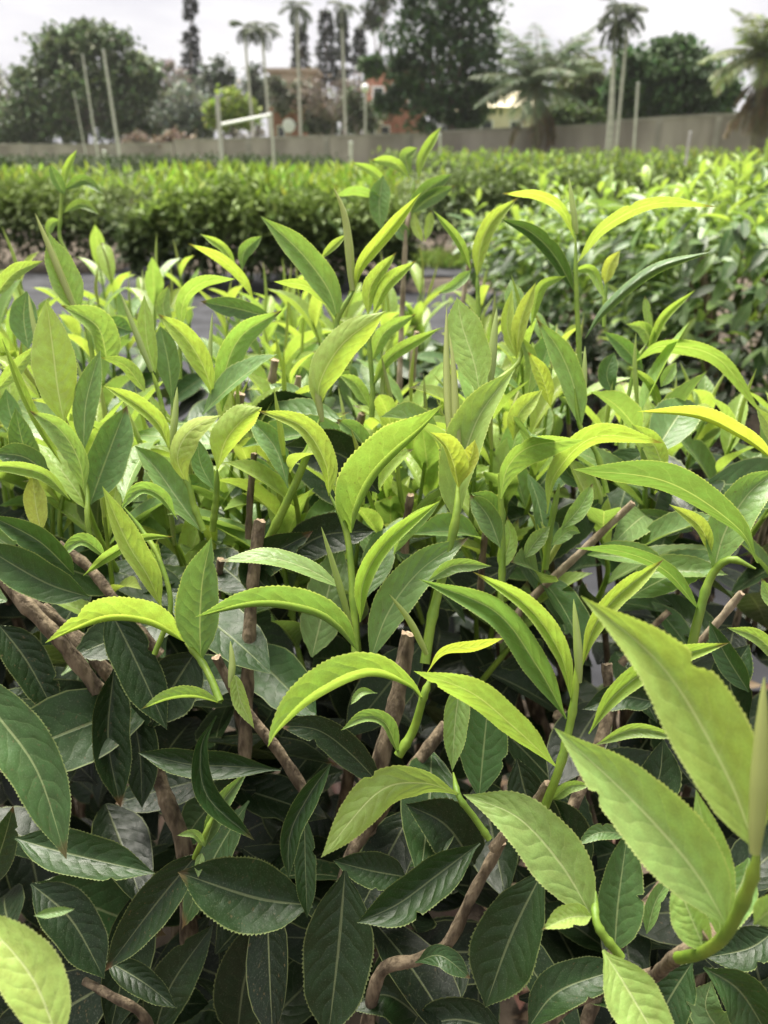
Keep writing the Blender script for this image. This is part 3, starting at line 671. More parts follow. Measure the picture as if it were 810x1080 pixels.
for b, xr, yr, n in [('A', (-.34, .10), (.50, .64), 34), ('B', (.10, .30), (.47, .58), 4), ('C', (-.72, -.14), (.66, 1.2), 46), ('D', (-.16, .14), (.66, 1.25), 36), ('E', (.08, .17), (.55, .78), 8)]:
    k = 0
    while k < n:
        x, y = rng.uniform(*xr), rng.uniform(*yr)
        if in_gap(x, y): continue
        k += 1; rand_shoot(BUSH[b], np.array([x, y, table_z(x, y) - .05 + rng.uniform(-.03, .03)]), rng.uniform(.06, .125), rng.uniform(0, .35), int(rng.integers(3, 6)), rng.uniform(.06, .095))
for k in range(44):                                    # shoots standing among and behind the front ones
    x, y, z = (rng.uniform(90, 560), rng.uniform(500, 700), rng.uniform(.51, .62)) if k < 26 else (rng.uniform(520, 830), rng.uniform(420, 560), rng.uniform(.62, .80))
    p = unp(x, y, z); b = 'A' if k < 22 else ('D' if k < 26 else 'E'); h = rng.uniform(.07, .12)
    rand_shoot(BUSH[b], p - np.array([0, 0, h * .3]), h, rng.uniform(0, .4), int(rng.integers(3, 6)), rng.uniform(.055, .08))
    if k >= 26:                                        # the thin twig that carries it
        m3 = MB(); rt = np.array([.27 + rng.normal() * .04, .6 + rng.normal() * .04, .1]); q = p - np.array([0, 0, h * .3])
        tube(m3, spline(np.array([rt, (rt + q) / 2 + np.array([.02, 0, -.05]), q]), 10), np.linspace(.005, .0022, 10), 6); m3.build('branch', M_BARK, BUSH['E'], rt)
for k in range(14):
    x, y = rng.uniform(-.62, -.26), rng.uniform(.85, 1.25); rand_shoot(BUSH['C'], np.array([x, y, table_z(x, y) - .02]), rng.uniform(.09, .14), rng.uniform(0, .3), 5, rng.uniform(.065, .09))
# old leaves under the table: a few dozen as parts, the rest as one part, low ones tinted darker for interior shade
FILL = {b: MB() for b in BUSH}
def old_leaf(b, p, single):
    az = rng.uniform(0, 2 * PI); d = np.array([math.cos(az), math.sin(az), rng.uniform(-.9, .35)]); upv = np.array([rng.normal() * .5, rng.normal() * .5 - .4, 1])
    ln = rng.uniform(.06, .10)
    if single: put_leaf(BUSH[b], 'o', p, d, upv, ln)
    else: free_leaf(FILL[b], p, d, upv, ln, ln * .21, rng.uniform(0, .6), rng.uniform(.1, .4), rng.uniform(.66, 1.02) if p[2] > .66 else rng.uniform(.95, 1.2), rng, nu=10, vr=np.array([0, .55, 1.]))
for k in range(430):                                   # the sloping front face
    x = rng.uniform(-260, 1080); y = rng.uniform(560, 1150); z = rng.uniform(.45, .56) if k < 230 else rng.uniform(.55, .72)
    p = unp(x, y, z)
    if p[2] < .12 or in_gap(p[0], p[1]): continue
    if y < 760 and x > 540: continue
    b = 'A' if x < 480 else 'B'
    old_leaf(b, p, k < 60)
for b, xr, yr, n in [('A', (-.5, .1), (.56, .7), 260), ('C', (-.95, -.14), (.66, 1.3), 900), ('D', (-.16, .15), (.64, 1.3), 520)]:
    for k in range(n):
        x, y = rng.uniform(*xr), rng.uniform(*yr)
        if in_gap(x, y): continue
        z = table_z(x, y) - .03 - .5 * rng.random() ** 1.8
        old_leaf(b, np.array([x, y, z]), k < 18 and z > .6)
for k in range(160):
    x, y = rng.uniform(.18, .6), rng.uniform(.36, .58)
    if in_gap(x, y): continue
    old_leaf('B', np.array([x, y, rng.uniform(.1, .5)]), False)
for k in range(26):                                    # half-grown leaves between the front shoots
    x, y = rng.uniform(60, 700), rng.uniform(430, 720); p = unp(x, y, rng.uniform(.47, .56)); az = rng.uniform(0, 6.28)
    put_leaf(BUSH['A' if x < 480 else 'E'], 'm', p, np.array([math.cos(az), math.sin(az), rng.uniform(-.2, 1.2)]), np.array([rng.normal() * .3, -.5, 1]), rng.uniform(.05, .085))
for k in range(110):
    p = unp(rng.uniform(545, 860), rng.uniform(470, 760), rng.uniform(.52, .85))
    if p[2] > .15: old_leaf('E', p, k < 24)
for b, mb in FILL.items():
    if mb.n: o = mb.build('foliage', M_LEAF, BUSH[b], ORIGIN[BUSH[b].name]); o['kind'] = 'stuff'
# stems from the root up into each bush
for b, (rx, ry) in ROOTS.items():
    for k in range(7 if b in 'AB' else 6):
        a = rng.uniform(0, 2 * PI); r1 = rng.uniform(.05, .2)
        ex, ey = rx + math.cos(a) * r1, ry + math.sin(a) * r1 * .8
        if in_gap(ex, ey): ex = .10
        ez = .62 if not (b in 'AB' and ey < .45) else .40
        mb = MB(); P = spline(np.array([[rx + rng.uniform(-.03, .03), ry + rng.uniform(-.03, .03), -.01], [(rx * 2 + ex) / 3, (ry * 2 + ey) / 3, .22], [(rx + ex * 2) / 3 + rng.normal() * .02, (ry + ey * 2) / 3, .42], [ex, ey, ez]]), 16)
        tube(mb, P, np.linspace(.011, .005, 16) * rng.uniform(.7, 1.2), 8, rough=.08, rng=rng); mb.build('branch', M_BARK, BUSH[b], P[0])

# ------------------------------------------------------------------ ground
rg = np.random.default_rng(21)
M_SOIL = simple_mat('soil', (.036, .027, .02), (.10, .078, .055), 9, .95, .01, 40)
M_MAT = simple_mat('weed_mat', (.020, .0205, .024), (.042, .043, .05), 5, .75, .0012, 900, spec=.14)
M_GRASSG = simple_mat('grassy_ground', (.07, .11, .03), (.12, .15, .05), .6, .95, .02, 12)
def sheet_xy(name, x0, x1, y0, y1, z, mat, nx=40, ny=40, amp=0.0):
    X, Y = np.meshgrid(np.linspace(x0, x1, nx + 1), np.linspace(y0, y1, ny + 1)); mb = MB()
    Z = z + amp * (np.sin(X * 7.1 + Y * 3) * np.sin(Y * 5.3 - X * 2) + .5 * np.sin(X * 17) * np.sin(Y * 13))
    V = np.stack([X.ravel(), Y.ravel(), Z.ravel()], 1); k = nx + 1
    mb.add(V, [(j * k + i, j * k + i + 1, (j + 1) * k + i + 1, (j + 1) * k + i) for j in range(ny) for i in range(nx)])
    return structure(mb.build(name, mat, None, ((x0 + x1) / 2, (y0 + y1) / 2, z)))
sheet_xy('ground', -600, 600, -300, 1500, -.012, M_SOIL, 4, 4)
sheet_xy('grass_field', -80, 80, 11.2, 70, -.004, M_GRASSG, 8, 8)
sheet_xy('path', -9, .92, 1.30, 6.05, .004, M_MAT, 90, 60, .004)
sheet_xy('path', .925, 7, 1.30, 1.92, .004, M_MAT, 60, 12, .004)
sheet_xy('path', -2.3, -1.85, 7.06, 10, .004, M_MAT, 8, 40, .004)
sheet_xy('path', -9, .09, 6.055, 7.05, .004, M_MAT, 60, 20, .004)
sheet_xy('path', .1, 6, 6.9, 7.75, .004, M_MAT, 60, 12, .004)
def bulk(mb, pos, dirs, ups, ln, wd, tints, fold=.25):
    """many small folded leaves at once: two triangles each"""
    n = len(pos); D = nrm(dirs); S = nrm(np.cross(D, ups)); U = np.cross(S, D); ln = np.broadcast_to(ln, n)[:, None]; wd = np.broadcast_to(wd, n)[:, None]
    V = np.stack([pos, pos + D * ln * .45 - S * wd + U * wd * fold * 2, pos + D * ln - U * ln * .12, pos + D * ln * .45 + S * wd + U * wd * fold * 2], 1).reshape(-1, 3)
    F = [t for i in range(n) for t in ((4 * i, 4 * i + 2, 4 * i + 1), (4 * i, 4 * i + 3, 4 * i + 2))]
    UVs = np.tile(np.array([[0, .5], [.45, 0], [1, .5], [.45, 1.]]), (n, 1))
    mb.add(V, F, UVs, np.repeat(tints, 4, 0), .3)
def rdir(n, r=rg): return nrm(r.normal(size=(n, 3)))
def tints(n, c, j=.25, tr=.3, r=rg):
    c = np.asarray(c, float); return np.column_stack([np.clip(c * (1 + j * r.normal(size=(n, 1))) * (1 + .08 * r.normal(size=(n, 3))), .004, .7), np.full(n, tr)])
def litter(x0, x1, y0, y1, n, mb):
    pos = np.column_stack([rg.uniform(x0, x1, n), rg.uniform(y0, y1, n), rg.uniform(.006, .018, n)]); d = rdir(n); d[:, 2] *= .2
    bulk(mb, pos, d, np.array([0, 0, 1.]) + .4 * rdir(n), rg.uniform(.025, .06, n), rg.uniform(.008, .015, n), tints(n, (.11, .068, .042), .35, 0))
mb = MB(); litter(.3, 1.6, 1.95, 2.6, 500, mb); litter(-.9, 1.0, .05, 1.3, 1200, mb); litter(-2, 1.5, 1.3, 2.0, 60, mb); litter(-3, .9, 2, 6, 120, mb)
o = mb.build('leaf_litter', M_CROWN, None, (0, 1, 0)); o['kind'] = 'stuff'

# ------------------------------------------------------------------ second row on the far side of the path: single bushes
def shoot_variant(i):
    r = np.random.default_rng(300 + i); mb = MB(); h = r.uniform(.08, .15)
    P = spline(np.array([[0, 0, 0], [r.normal() * .01, r.normal() * .01, h / 2], [r.normal() * .02, r.normal() * .02, h]]), 8)
    tube(mb, P, np.linspace(.0024, .0012, 8), 5, tint=(1, 1, 1, 0), mi=0); k0 = len(mb.mi); nl = int(r.integers(4, 7)); a0 = r.uniform(0, 6)
    for k in range(nl):
        t = .1 + .88 * (k + .5) / nl; p = P[min(7, int(t * 7))]; a = a0 + 2.4 * k; ti = r.uniform(.5, 1.2) * (1.2 - .6 * t); L_ = r.uniform(.055, .085) * (1.05 - .3 * t)
        free_leaf(mb, p, (math.cos(a) * math.sin(ti), math.sin(a) * math.sin(ti), math.cos(ti)), (-math.cos(a) * .3, -math.sin(a) * .3, 1), L_, L_ * .18, r.uniform(.2, 1.3), r.uniform(.25, .7),
                  r.uniform(.42, .6) if t < .45 else r.uniform(.25, .45), r, nu=8, vr=np.array([0, .6, 1.]))
    for q in range(k0, len(mb.mi)): mb.mi[q] = (mb.mi[q][0], 1)
    o = mb.build('shoot', [M_STEM, M_LEAF], None, (0, 0, 0)); d = o.data; bpy.data.objects.remove(o); return d
SHV = [shoot_variant(i) for i in range(12)]
def mid_bush(x, y, r_, h, n_sh, n_old, label, group):
    bo = empty('tea_bush', (x, y, 0), label, 'tea bush', group); rr = np.random.default_rng(int(abs(x * 1000 + y * 77)))
    for k in range(n_sh):
        a = rr.uniform(0, 2 * PI); q = math.sqrt(rr.random()) * r_; zz = h * (1 - .22 * (q / r_) ** 2) - .06 + rr.normal() * .03; low = rr.random() < .42
        if low: q = r_ * rr.uniform(.8, 1.08); zz = h * rr.uniform(.42, .85)
        s = bpy.data.objects.new('shoot', SHV[int(rr.integers(0, 12))]); COL.objects.link(s); s.parent = bo
        s.location = (q * math.cos(a), q * math.sin(a), zz); s.rotation_euler = (rr.normal() * .25 - .5 * low * math.sin(a), rr.normal() * .25 + .5 * low * math.cos(a), rr.uniform(0, 6.28)); s.scale = [rr.uniform(1.0, 1.5)] * 3
    mb = MB()
    for k in range(int(n_old * 1.3)):
        a = rr.uniform(0, 2 * PI); zf = rr.random() ** .75; z = .06 + zf * (h - .12); q = r_ * (.55 + .5 * zf ** .6) * (1 if rr.random() < .6 else rr.random() ** .5)
        p = np.array([x + q * math.cos(a), y + q * math.sin(a), z]); d = np.array([math.cos(a) + rr.normal() * .5, math.sin(a) + rr.normal() * .5, rr.uniform(-.9, .5)]); L_ = rr.uniform(.06, .10)
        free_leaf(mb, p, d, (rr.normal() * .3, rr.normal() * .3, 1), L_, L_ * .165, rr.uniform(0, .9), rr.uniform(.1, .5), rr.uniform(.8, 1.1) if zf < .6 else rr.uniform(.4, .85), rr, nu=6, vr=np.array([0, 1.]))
    o = mb.build('foliage', M_LEAF, bo, (x, y, 0)); o['kind'] = 'stuff'
    for k in range(7):
        a = rr.uniform(0, 2 * PI); e = rr.uniform(.3, .8) * r_; m2 = MB()
        P = spline(np.array([[x + rr.normal() * .03, y + rr.normal() * .03, -.01], [x + e * .4 * math.cos(a), y + e * .4 * math.sin(a), h * .35], [x + e * math.cos(a), y + e * math.sin(a), h * .85]]), 10)
        tube(m2, P, np.linspace(.012, .004, 10), 6); m2.build('branch', M_BARK, bo, P[0])
G2 = 'tea bushes across the path'
mid_bush(1.06, 2.22, .42, .90, 105, 1488, 'tea bush with the brightest yellow tips beyond the mat, tallest of those across the path', G2)
mid_bush(.78, 2.85, .34, .80, 82, 1008, 'low tea bush over the brown leaf litter, across the path from the cut twig', G2)
mid_bush(1.62, 2.45, .42, .86, 82, 1008, 'tea bush cut by the edge of the photo, across the mat path', G2)
mid_bush(1.35, 3.15, .45, .86, 82, 840, 'tea bush half hidden behind the yellow-tipped bush across the path', G2)
mid_bush(.72, 3.55, .36, .76, 75, 840, 'small tea bush in front of the dark clipped hedge beyond the arching leaves', G2)
mid_bush(2.1, 3.3, .5, .86, 67, 840, 'tea bush below the blurred marker stake, at the end of the second row', G2)

# ------------------------------------------------------------------ tea rows farther away
def hedge(label, x0, x1, y, dep, h, n, c_top, c_side, ln, bumps=.05, tips=0, sh_n=0, group='tea hedges across the field'):
    e = empty('tea_hedge', ((x0 + x1) / 2, y, 0), label, 'tea hedge', group); rr = np.random.default_rng(int(abs(x0 * 100 + y * 10) + 5)); mb = MB()
    xs = rr.uniform(x0, x1, n); th = np.where(rr.random(n) < .35, rr.uniform(.03, .9, n), np.arccos(rr.uniform(-1, 1, n))); sk = rr.random(n) < .75
    n1 = np.sin(xs * 5.1 + y) + .7 * np.sin(xs * 12.7 + 3 * th) + .6 * np.sin(xs * 27 + 5 * th + 1); n2 = np.sin(xs * 4.3 + 2 * y) + .7 * np.sin(xs * 10.9 + 1) + .5 * np.sin(xs * 31)
    ed = np.clip(np.minimum(xs - x0, x1 - xs) / .5, 0, 1) ** .5; sh = np.where(sk, rr.uniform(.9, 1.05, n), rr.uniform(.4, 1, n) ** .5)
    yy = y - dep * .5 * np.cos(th) * (1 + .13 * n1 * min(1, bumps * 20)) * (.65 + .35 * ed) * sh; zz = (h + bumps * .8 * n2) * np.sin(th) ** .5 * (.6 + .4 * ed) * sh + rr.normal(size=n) * .03
    zz = np.clip(zz, .03, None); pos = np.column_stack([xs + .12 * n1 * (1 - ed), yy, zz]); d = rdir(n, rr); d[:, 1] -= .6 * np.cos(th); d[:, 2] += .8 * np.sin(th)
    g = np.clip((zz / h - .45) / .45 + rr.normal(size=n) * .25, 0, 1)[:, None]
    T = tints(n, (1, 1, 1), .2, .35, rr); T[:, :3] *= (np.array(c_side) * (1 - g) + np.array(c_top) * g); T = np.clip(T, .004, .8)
    bulk(mb, pos, d, rdir(n, rr) * .5 + np.array([0, -.2, 1.]), ln * rr.uniform(.7, 1.4, n), ln * .2, T)
    for q in range(sh_n):                               # single shoots that stand out of the row
        o = bpy.data.objects.new('shoot', SHV[int(rr.integers(0, 12))]); COL.objects.link(o); o.parent = e; t_ = math.acos(rr.uniform(-.2, .85)); o.scale = [rr.uniform(1.0, 1.6)] * 3
        o.location = (rr.uniform(x0 + .1, x1 - .1) - (x0 + x1) / 2, -dep * .5 * math.cos(t_), h * math.sin(t_) ** .5 - .09); o.rotation_euler = (.5 * math.cos(t_) + rr.normal() * .2, rr.normal() * .25, rr.uniform(0, 6.28))
    if tips:
        xs = rr.uniform(x0, x1, tips); yy = y + dep * rr.uniform(-.45, .45, tips); pos = np.column_stack([xs, yy, h + rr.uniform(-.02, .15, tips)]); d = rdir(tips, rr); d[:, 2] = np.abs(d[:, 2]) + .8
        bulk(mb, pos, d, rdir(tips, rr), ln * 1.2, ln * .2, tints(tips, (.30, .43, .06), .15, .45, rr))
    o = mb.build('foliage', M_CROWN, e, ((x0 + x1) / 2, y, 0)); o['kind'] = 'stuff'
    # dark woody heart so that the row is not hollow
    for q in range(int((x1 - x0) / .22) + 2):
        bx = x0 + .1 + q * .22 + rr.normal() * .04
        if bx > x1: break
        m2 = MB(); P = spline(np.array([[bx, y + rr.normal() * .05, -.01], [bx + rr.normal() * .05, y + rr.normal() * .1, h * .4], [bx + rr.normal() * .1, y + rr.normal() * .15, h * .85]]), 5); tube(m2, P, np.linspace(.014, .005, 5), 5); m2.build('stem', M_BARK, e, P[0])
    return e
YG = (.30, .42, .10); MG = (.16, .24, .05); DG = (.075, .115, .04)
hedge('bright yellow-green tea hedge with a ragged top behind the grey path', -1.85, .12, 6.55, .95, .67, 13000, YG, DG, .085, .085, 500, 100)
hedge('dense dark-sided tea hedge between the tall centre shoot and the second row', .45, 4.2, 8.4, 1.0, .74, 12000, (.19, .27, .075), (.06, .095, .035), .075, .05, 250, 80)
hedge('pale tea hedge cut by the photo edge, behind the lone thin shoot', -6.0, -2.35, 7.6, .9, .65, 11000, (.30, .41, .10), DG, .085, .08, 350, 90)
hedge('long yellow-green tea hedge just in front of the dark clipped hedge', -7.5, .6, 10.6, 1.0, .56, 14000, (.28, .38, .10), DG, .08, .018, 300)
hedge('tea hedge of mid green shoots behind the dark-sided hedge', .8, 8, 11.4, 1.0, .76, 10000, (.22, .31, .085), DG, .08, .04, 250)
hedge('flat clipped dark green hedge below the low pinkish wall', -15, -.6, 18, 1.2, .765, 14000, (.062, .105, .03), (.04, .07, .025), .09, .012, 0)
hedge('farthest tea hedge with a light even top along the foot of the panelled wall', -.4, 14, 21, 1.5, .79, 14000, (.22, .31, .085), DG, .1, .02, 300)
mb = MB(); n = 2600
pos = np.column_stack([rg.uniform(.2, 2.6, n), rg.uniform(7.3, 7.85, n), np.zeros(n)]); d = rdir(n); d[:, 2] = np.abs(d[:, 2]) + .8
bulk(mb, pos, d, rdir(n), rg.uniform(.06, .2, n), .008, tints(n, (.2, .28, .06), .2, .4)); o = mb.build('grass', M_CROWN, None, (1.4, 7.6, 0)); o['kind'] = 'stuff'

# ------------------------------------------------------------------ boundary wall
M_CONC = simple_mat('concrete', (.22, .185, .172), (.40, .345, .322), .55, .9, .004, 20, stretch=(1, 1, .5), detail=8)
M_CONCD = simple_mat('concrete_coping', (.24, .215, .2), (.38, .34, .32), 1.5, .9, .004, 20)
def wallY(x): return 54 + (36 - 54) * (x + 60) / 910
def pt_top(x, y): return at_y(x, y, wallY(x))
def box_between(mb, p, q, z0, z1, th):
    d = nrm(np.array([q[0] - p[0], q[1] - p[1], 0])); nn = np.array([-d[1], d[0], 0]) * th / 2; V = []
    for a, zt in ((p, z1[0]), (q, z1[1])):
        for s in (-1, 1):
            for z in (z0 if np.isscalar(z0) else z0[0 if a is p else 1], zt): V.append([a[0] + s * nn[0], a[1] + s * nn[1], z])
    mb.add(V, [(0, 1, 5, 4), (2, 6, 7, 3), (1, 3, 7, 5), (0, 4, 6, 2), (0, 2, 3, 1), (4, 5, 7, 6)])
def wall(label, prof_, pillars):
    P = [pt_top(x, y) for x, y in prof_]; e = empty('concrete_wall', (P[0][0], P[0][1], 0), label, 'wall'); m1 = MB(); m2 = MB()
    for a, b in zip(P[:-1], P[1:]):
        box_between(m1, a, b, -.05, (a[2] - .10, b[2] - .10), .18); box_between(m2, a, b, (a[2] - .098, b[2] - .098), (a[2], b[2]), .26)
    m1.build('wall_panel', M_CONC, e, P[0], smooth=False); m2.build('coping', M_CONCD, e, P[0], smooth=False)
    for x in pillars:
        xs = [k for k, _ in prof_]; y = np.interp(x, xs, [k for _, k in prof_]); a, b = pt_top(x - 3, y), pt_top(x + 3, y); m3 = MB()
        box_between(m3, a, b, -.05, (a[2] - .12, b[2] - .12), .32); m3.build('pillar', M_CONCD, e, a, smooth=False)
wall('low pinkish grey wall below the big round tree', [(-90, 150), (60, 152), (183, 150)], [30, 120])
wall('long stained concrete wall with panels in front of the houses and palms', [(184, 147), (330, 143), (432, 140), (480, 137), (570, 133), (640, 130), (655, 126), (745, 120), (900, 116)], [263, 345, 432, 570, 697, 760])

# ------------------------------------------------------------------ trees
def crown_mb(mb, lobes, Y, n_cl, n_lf, leaf, col, rr, squash=1.0, tr=.25, depth=1.0):
    s = Y / 935.0; nl = 0
    for (x, y, r) in lobes:
        c = at_y(x, y, Y); R = r * s
        for k in range(n_cl):
            v = nrm(rr.normal(size=3)) * (rr.uniform(.35, 1.0) ** .5); cc = c + v * np.array([R, R * depth, R * squash]); m = int(n_lf * rr.uniform(.6, 1.3)); cs = R * rr.uniform(.14, .30)
            pos = cc + rr.normal(size=(m, 3)) * cs * np.array([1, 1, .6]); d = rdir(m, rr); tone = np.array(col) * 1.25 * rr.uniform(.7, 1.4)  # tone raised so the crown colour itself carries some distance haze
            bulk(mb, pos, d, rdir(m, rr) * .6 + np.array([0, 0, 1.]), leaf * rr.uniform(.6, 1.3, m), leaf * .3, tints(m, tone, .18, tr, rr)); nl += m
    return nl
def limb_mb(mb, p, q, r0, r1, rr, k=7, wob=.05):
    p, q = np.array(p, float), np.array(q, float); L_ = np.linalg.norm(q - p)
    P = spline(np.array([p, p + (q - p) * .4 + rr.normal(size=3) * L_ * wob, p + (q - p) * .75 + rr.normal(size=3) * L_ * wob, q]), k); tube(mb, P, np.linspace(r0, r1, k), 7)
def tree(name, label, cat, lobes, Y, tx, n_cl, n_lf, leaf, col, tr_r=.25, seed=1, group=None, squash=1.0, ty=None, depth=1.0):
    rr = np.random.default_rng(seed); base = at_y(tx, 165, Y); base[2] = -.05; e = empty(name, base, label, cat, group)
    top = at_y(lobes[0][0], lobes[0][1], Y); m = MB(); limb_mb(m, base, base * .35 + top * .65 + np.array([0, 0, .01]), tr_r, tr_r * .5, rr)
    for x, y, r in lobes:
        q = at_y(x, y, Y); a = base + (top - base) * rr.uniform(.3, .6); limb_mb(m, a, q, tr_r * .4, tr_r * .1, rr)
    m.build('trunk', M_TRUNK, e, base)
    mb = MB(); crown_mb(mb, lobes, Y, int(n_cl * 1.7), n_lf, leaf * 1.12, col, rr, squash, depth=depth); mb.build('crown', M_CROWN, e, base); return e
FG = (.075, .105, .045)
tree('broadleaf_tree', 'big round dark green tree behind the three bare poles', 'tree', [(90, 85, 44), (55, 105, 36), (128, 98, 38), (28, 130, 26), (95, 125, 46), (60, 60, 22), (110, 55, 26), (88, 42, 16), (150, 120, 24), (150, 80, 18), (30, 85, 12), (12, 150, 16)], 60, 88, 24, 30, .42, FG, .4, 2)
tree('broadleaf_tree', 'layered dark tree standing before the red brick house, its trunk at the wall', 'tree', [(472, 60, 34), (440, 40, 30), (500, 40, 28), (455, 10, 30), (495, 5, 28), (425, 80, 22), (510, 75, 26), (410, 108, 13), (465, 95, 30), (505, 105, 20), (430, -25, 26), (480, -25, 30), (455, 120, 24), (490, 125, 16), (392, 70, 9)], 44, 473, 15, 24, .34, (.055, .09, .04), .3, 3, squash=.75)
tree('broadleaf_tree', 'dense dark bushy tree above the panelled wall beside the three-trunked palm', 'tree', [(705, 85, 34), (735, 95, 28), (675, 90, 24), (745, 112, 20), (690, 112, 26), (725, 65, 16), (655, 95, 16), (700, 60, 12), (762, 100, 14), (668, 68, 14), (720, 55, 10)], 42, 705, 22, 28, .34, (.05, .09, .032), .25, 4)
tree('broadleaf_tree', 'olive green tree between the feathery palm and the three-trunked palm', 'tree', [(618, 85, 22), (603, 100, 20), (632, 100, 20), (600, 120, 12), (640, 115, 14)], 46, 618, 16, 24, .34, (.10, .12, .05), .2, 5)
tree('shrub', 'yellow-green rounded shrub behind the white slanted rail', 'shrub', [(245, 112, 18), (232, 122, 13), (258, 122, 13)], 56, 245, 18, 22, .36, (.17, .22, .035), .15, 6)
tree('broadleaf_tree', 'grey-green hazy tree below the lone tall conifer', 'tree', [(198, 112, 22), (180, 122, 18), (212, 125, 16), (200, 138, 18)], 58, 198, 15, 22, .36, (.13, .15, .115), .2, 7)
tree('broadleaf_tree', 'small dark open tree between the conifer and the twin palm', 'tree', [(228, 75, 14), (222, 90, 12), (240, 90, 10)], 68, 228, 10, 16, .4, (.07, .09, .06), .15, 8)
tree('broadleaf_tree', 'small dark tree behind the trunks of the twin palm', 'tree', [(272, 82, 11), (262, 98, 12), (280, 105, 12)], 66, 270, 10, 16, .4, (.08, .10, .07), .15, 9)
tree('shrub', 'brown half-bare shrub at the junction of the two walls', 'shrub', [(185, 150, 12), (200, 153, 10), (172, 153, 9)], 50.0, 186, 12, 18, .25, (.13, .095, .065), .08, 10)
tree('shrub', 'rounded dry brown shrub on top of the low pinkish wall', 'shrub', [(145, 151, 10), (152, 153, 7), (137, 153, 7)], 56, 145, 14, 18, .25, (.20, .16, .12), .08, 11)
tree('shrub', 'dark low shrub at the foot of the bare spreading tree', 'shrub', [(330, 125, 12), (345, 132, 10), (372, 125, 12)], 57, 345, 12, 18, .36, (.08, .095, .05), .1, 12)
tree('shrub', 'low green shrub under the feathery palm beside the yellow house', 'shrub', [(600, 122, 11), (580, 124, 10), (620, 124, 11)], 43, 600, 12, 18, .3, (.075, .11, .04), .1, 13)
tree('broadleaf_tree', 'dark tree top hanging over the brick house from the upper edge', 'tree', [(398, 2, 13), (405, -20, 16), (392, 22, 7)], 64, 400, 10, 20, .4, (.07, .085, .06), .2, 14)
tree('broadleaf_tree', 'low grey-green tree between the bare spreading tree and the red brick house', 'tree', [(372, 105, 12), (382, 118, 10), (392, 128, 10)], 55, 378, 9, 18, .32, (.085, .10, .055), .12, 42)
tree('broadleaf_tree', 'sparse olive tree covering part of the tan house', 'tree', [(318, 100, 13), (300, 108, 12), (332, 112, 12), (292, 90, 7)], 58, 316, 12, 20, .32, (.10, .11, .07), .1, 41)
def bare_tree(name, label, x, Y, ytop, spread, col, seed, n=26, leaf_n=5):
    rr = np.random.default_rng(seed); base = at_y(x, 165, Y); base[2] = -.05; e = empty(name, base, label, 'tree'); top = at_y(x, ytop, Y); s = Y / 935; m = MB(); f = base + (top - base) * .5
    limb_mb(m, base, f, .16, .11, rr); m.build('trunk', M_TRUNK, e, base); m = MB(); cm = MB()
    for k in range(n):
        a = rr.uniform(0, 6.28); q = f + np.array([math.cos(a) * spread * s * rr.uniform(.5, 1), math.sin(a) * spread * s * .6, (top[2] - f[2]) * rr.uniform(.3, 1)]); limb_mb(m, f, q, .06, .015, rr, 7, .1)
        for j in range(5):
            b = f + (q - f) * rr.uniform(.4, .95); limb_mb(m, b, b + rr.normal(size=3) * spread * s * .22 + np.array([0, 0, .3]), .02, .006, rr, 5, .1)
        bulk(cm, q + rr.normal(size=(leaf_n, 3)) * spread * s * .12, rdir(leaf_n, rr), rdir(leaf_n, rr), .3, .09, tints(leaf_n, col, .2, .2, rr))
    m.build('limbs', M_TRUNK, e, f); cm.build('crown', M_CROWN, e, f)
bare_tree('bare_tree', 'bare spreading brown tree above the wall near the red brick house', 352, 56, 82, 40, (.16, .13, .10), 15, 40, 14)
bare_tree('bare_tree', 'pinkish bare tree crown beside the big round tree', 182, 66, 68, 22, (.26, .22, .20), 16, 30, 26)
bare_tree('bare_tree', 'thin greyish leaning tree at the edge of the big round tree', 14, 64, 85, 14, (.15, .15, .12), 17, 16, 14)

def conifer(label, x, ytop, ybot, wpx, Y, seed, col=(.05, .062, .05), gap=.0, group='tall narrow conifers on the skyline'):
    rr = np.random.default_rng(seed); s = Y / 935; base = at_y(x, 165, Y); base[2] = -.05; e = empty('conifer', base, label, 'tree', group); top = at_y(x, ytop, Y); bt = at_y(x, ybot, Y)[2]
    m = MB(); limb_mb(m, base, top, .22, .03, rr, 12, .003); m.build('trunk', M_TRUNK, e, base); mb = MB(); H = top[2] - bt; nz = int(H / .42)
    for k in range(nz):
        f = k / nz; z = bt + H * f; R = wpx * s * .5 * (1.0 - .75 * f ** 1.5) * rr.uniform(.75, 1.1)
        if rr.random() < gap: continue
        for j in range(8):
            a = rr.uniform(0, 6.28); u = rr.uniform(.2, 1, 14)[:, None]; d = np.array([math.cos(a), math.sin(a), -.25])
            pos = np.array([top[0] + (base[0] - top[0]) * (1 - (z / top[2])), base[1], z]) + d * R * u + rr.normal(size=(14, 3)) * .12
            bulk(mb, pos, d + .5 * rdir(14, rr), np.array([0, 0, 1.]) + .4 * rdir(14, rr), .38, .10, tints(14, col, .25, .1, rr))
    mb.build('crown', M_CROWN, e, base)
conifer('lone tall narrow conifer with thin gaps, rising above the grey-green tree', 201, -12, 95, 19, 75, 20, (.065, .075, .07), .12)
conifer('dark conifer directly behind the ragged single palm', 317, 20, 95, 20, 72, 21)
conifer('dark spire-shaped conifer beside the slim tall palm', 344, 6, 88, 22, 74, 22)
conifer('dark conifer overlapped by the slim tall palm', 361, 22, 85, 20, 76, 23, gap=.1)
conifer('smallest conifer, a short dark spire behind the brick house tree', 379, 24, 72, 13, 78, 24)

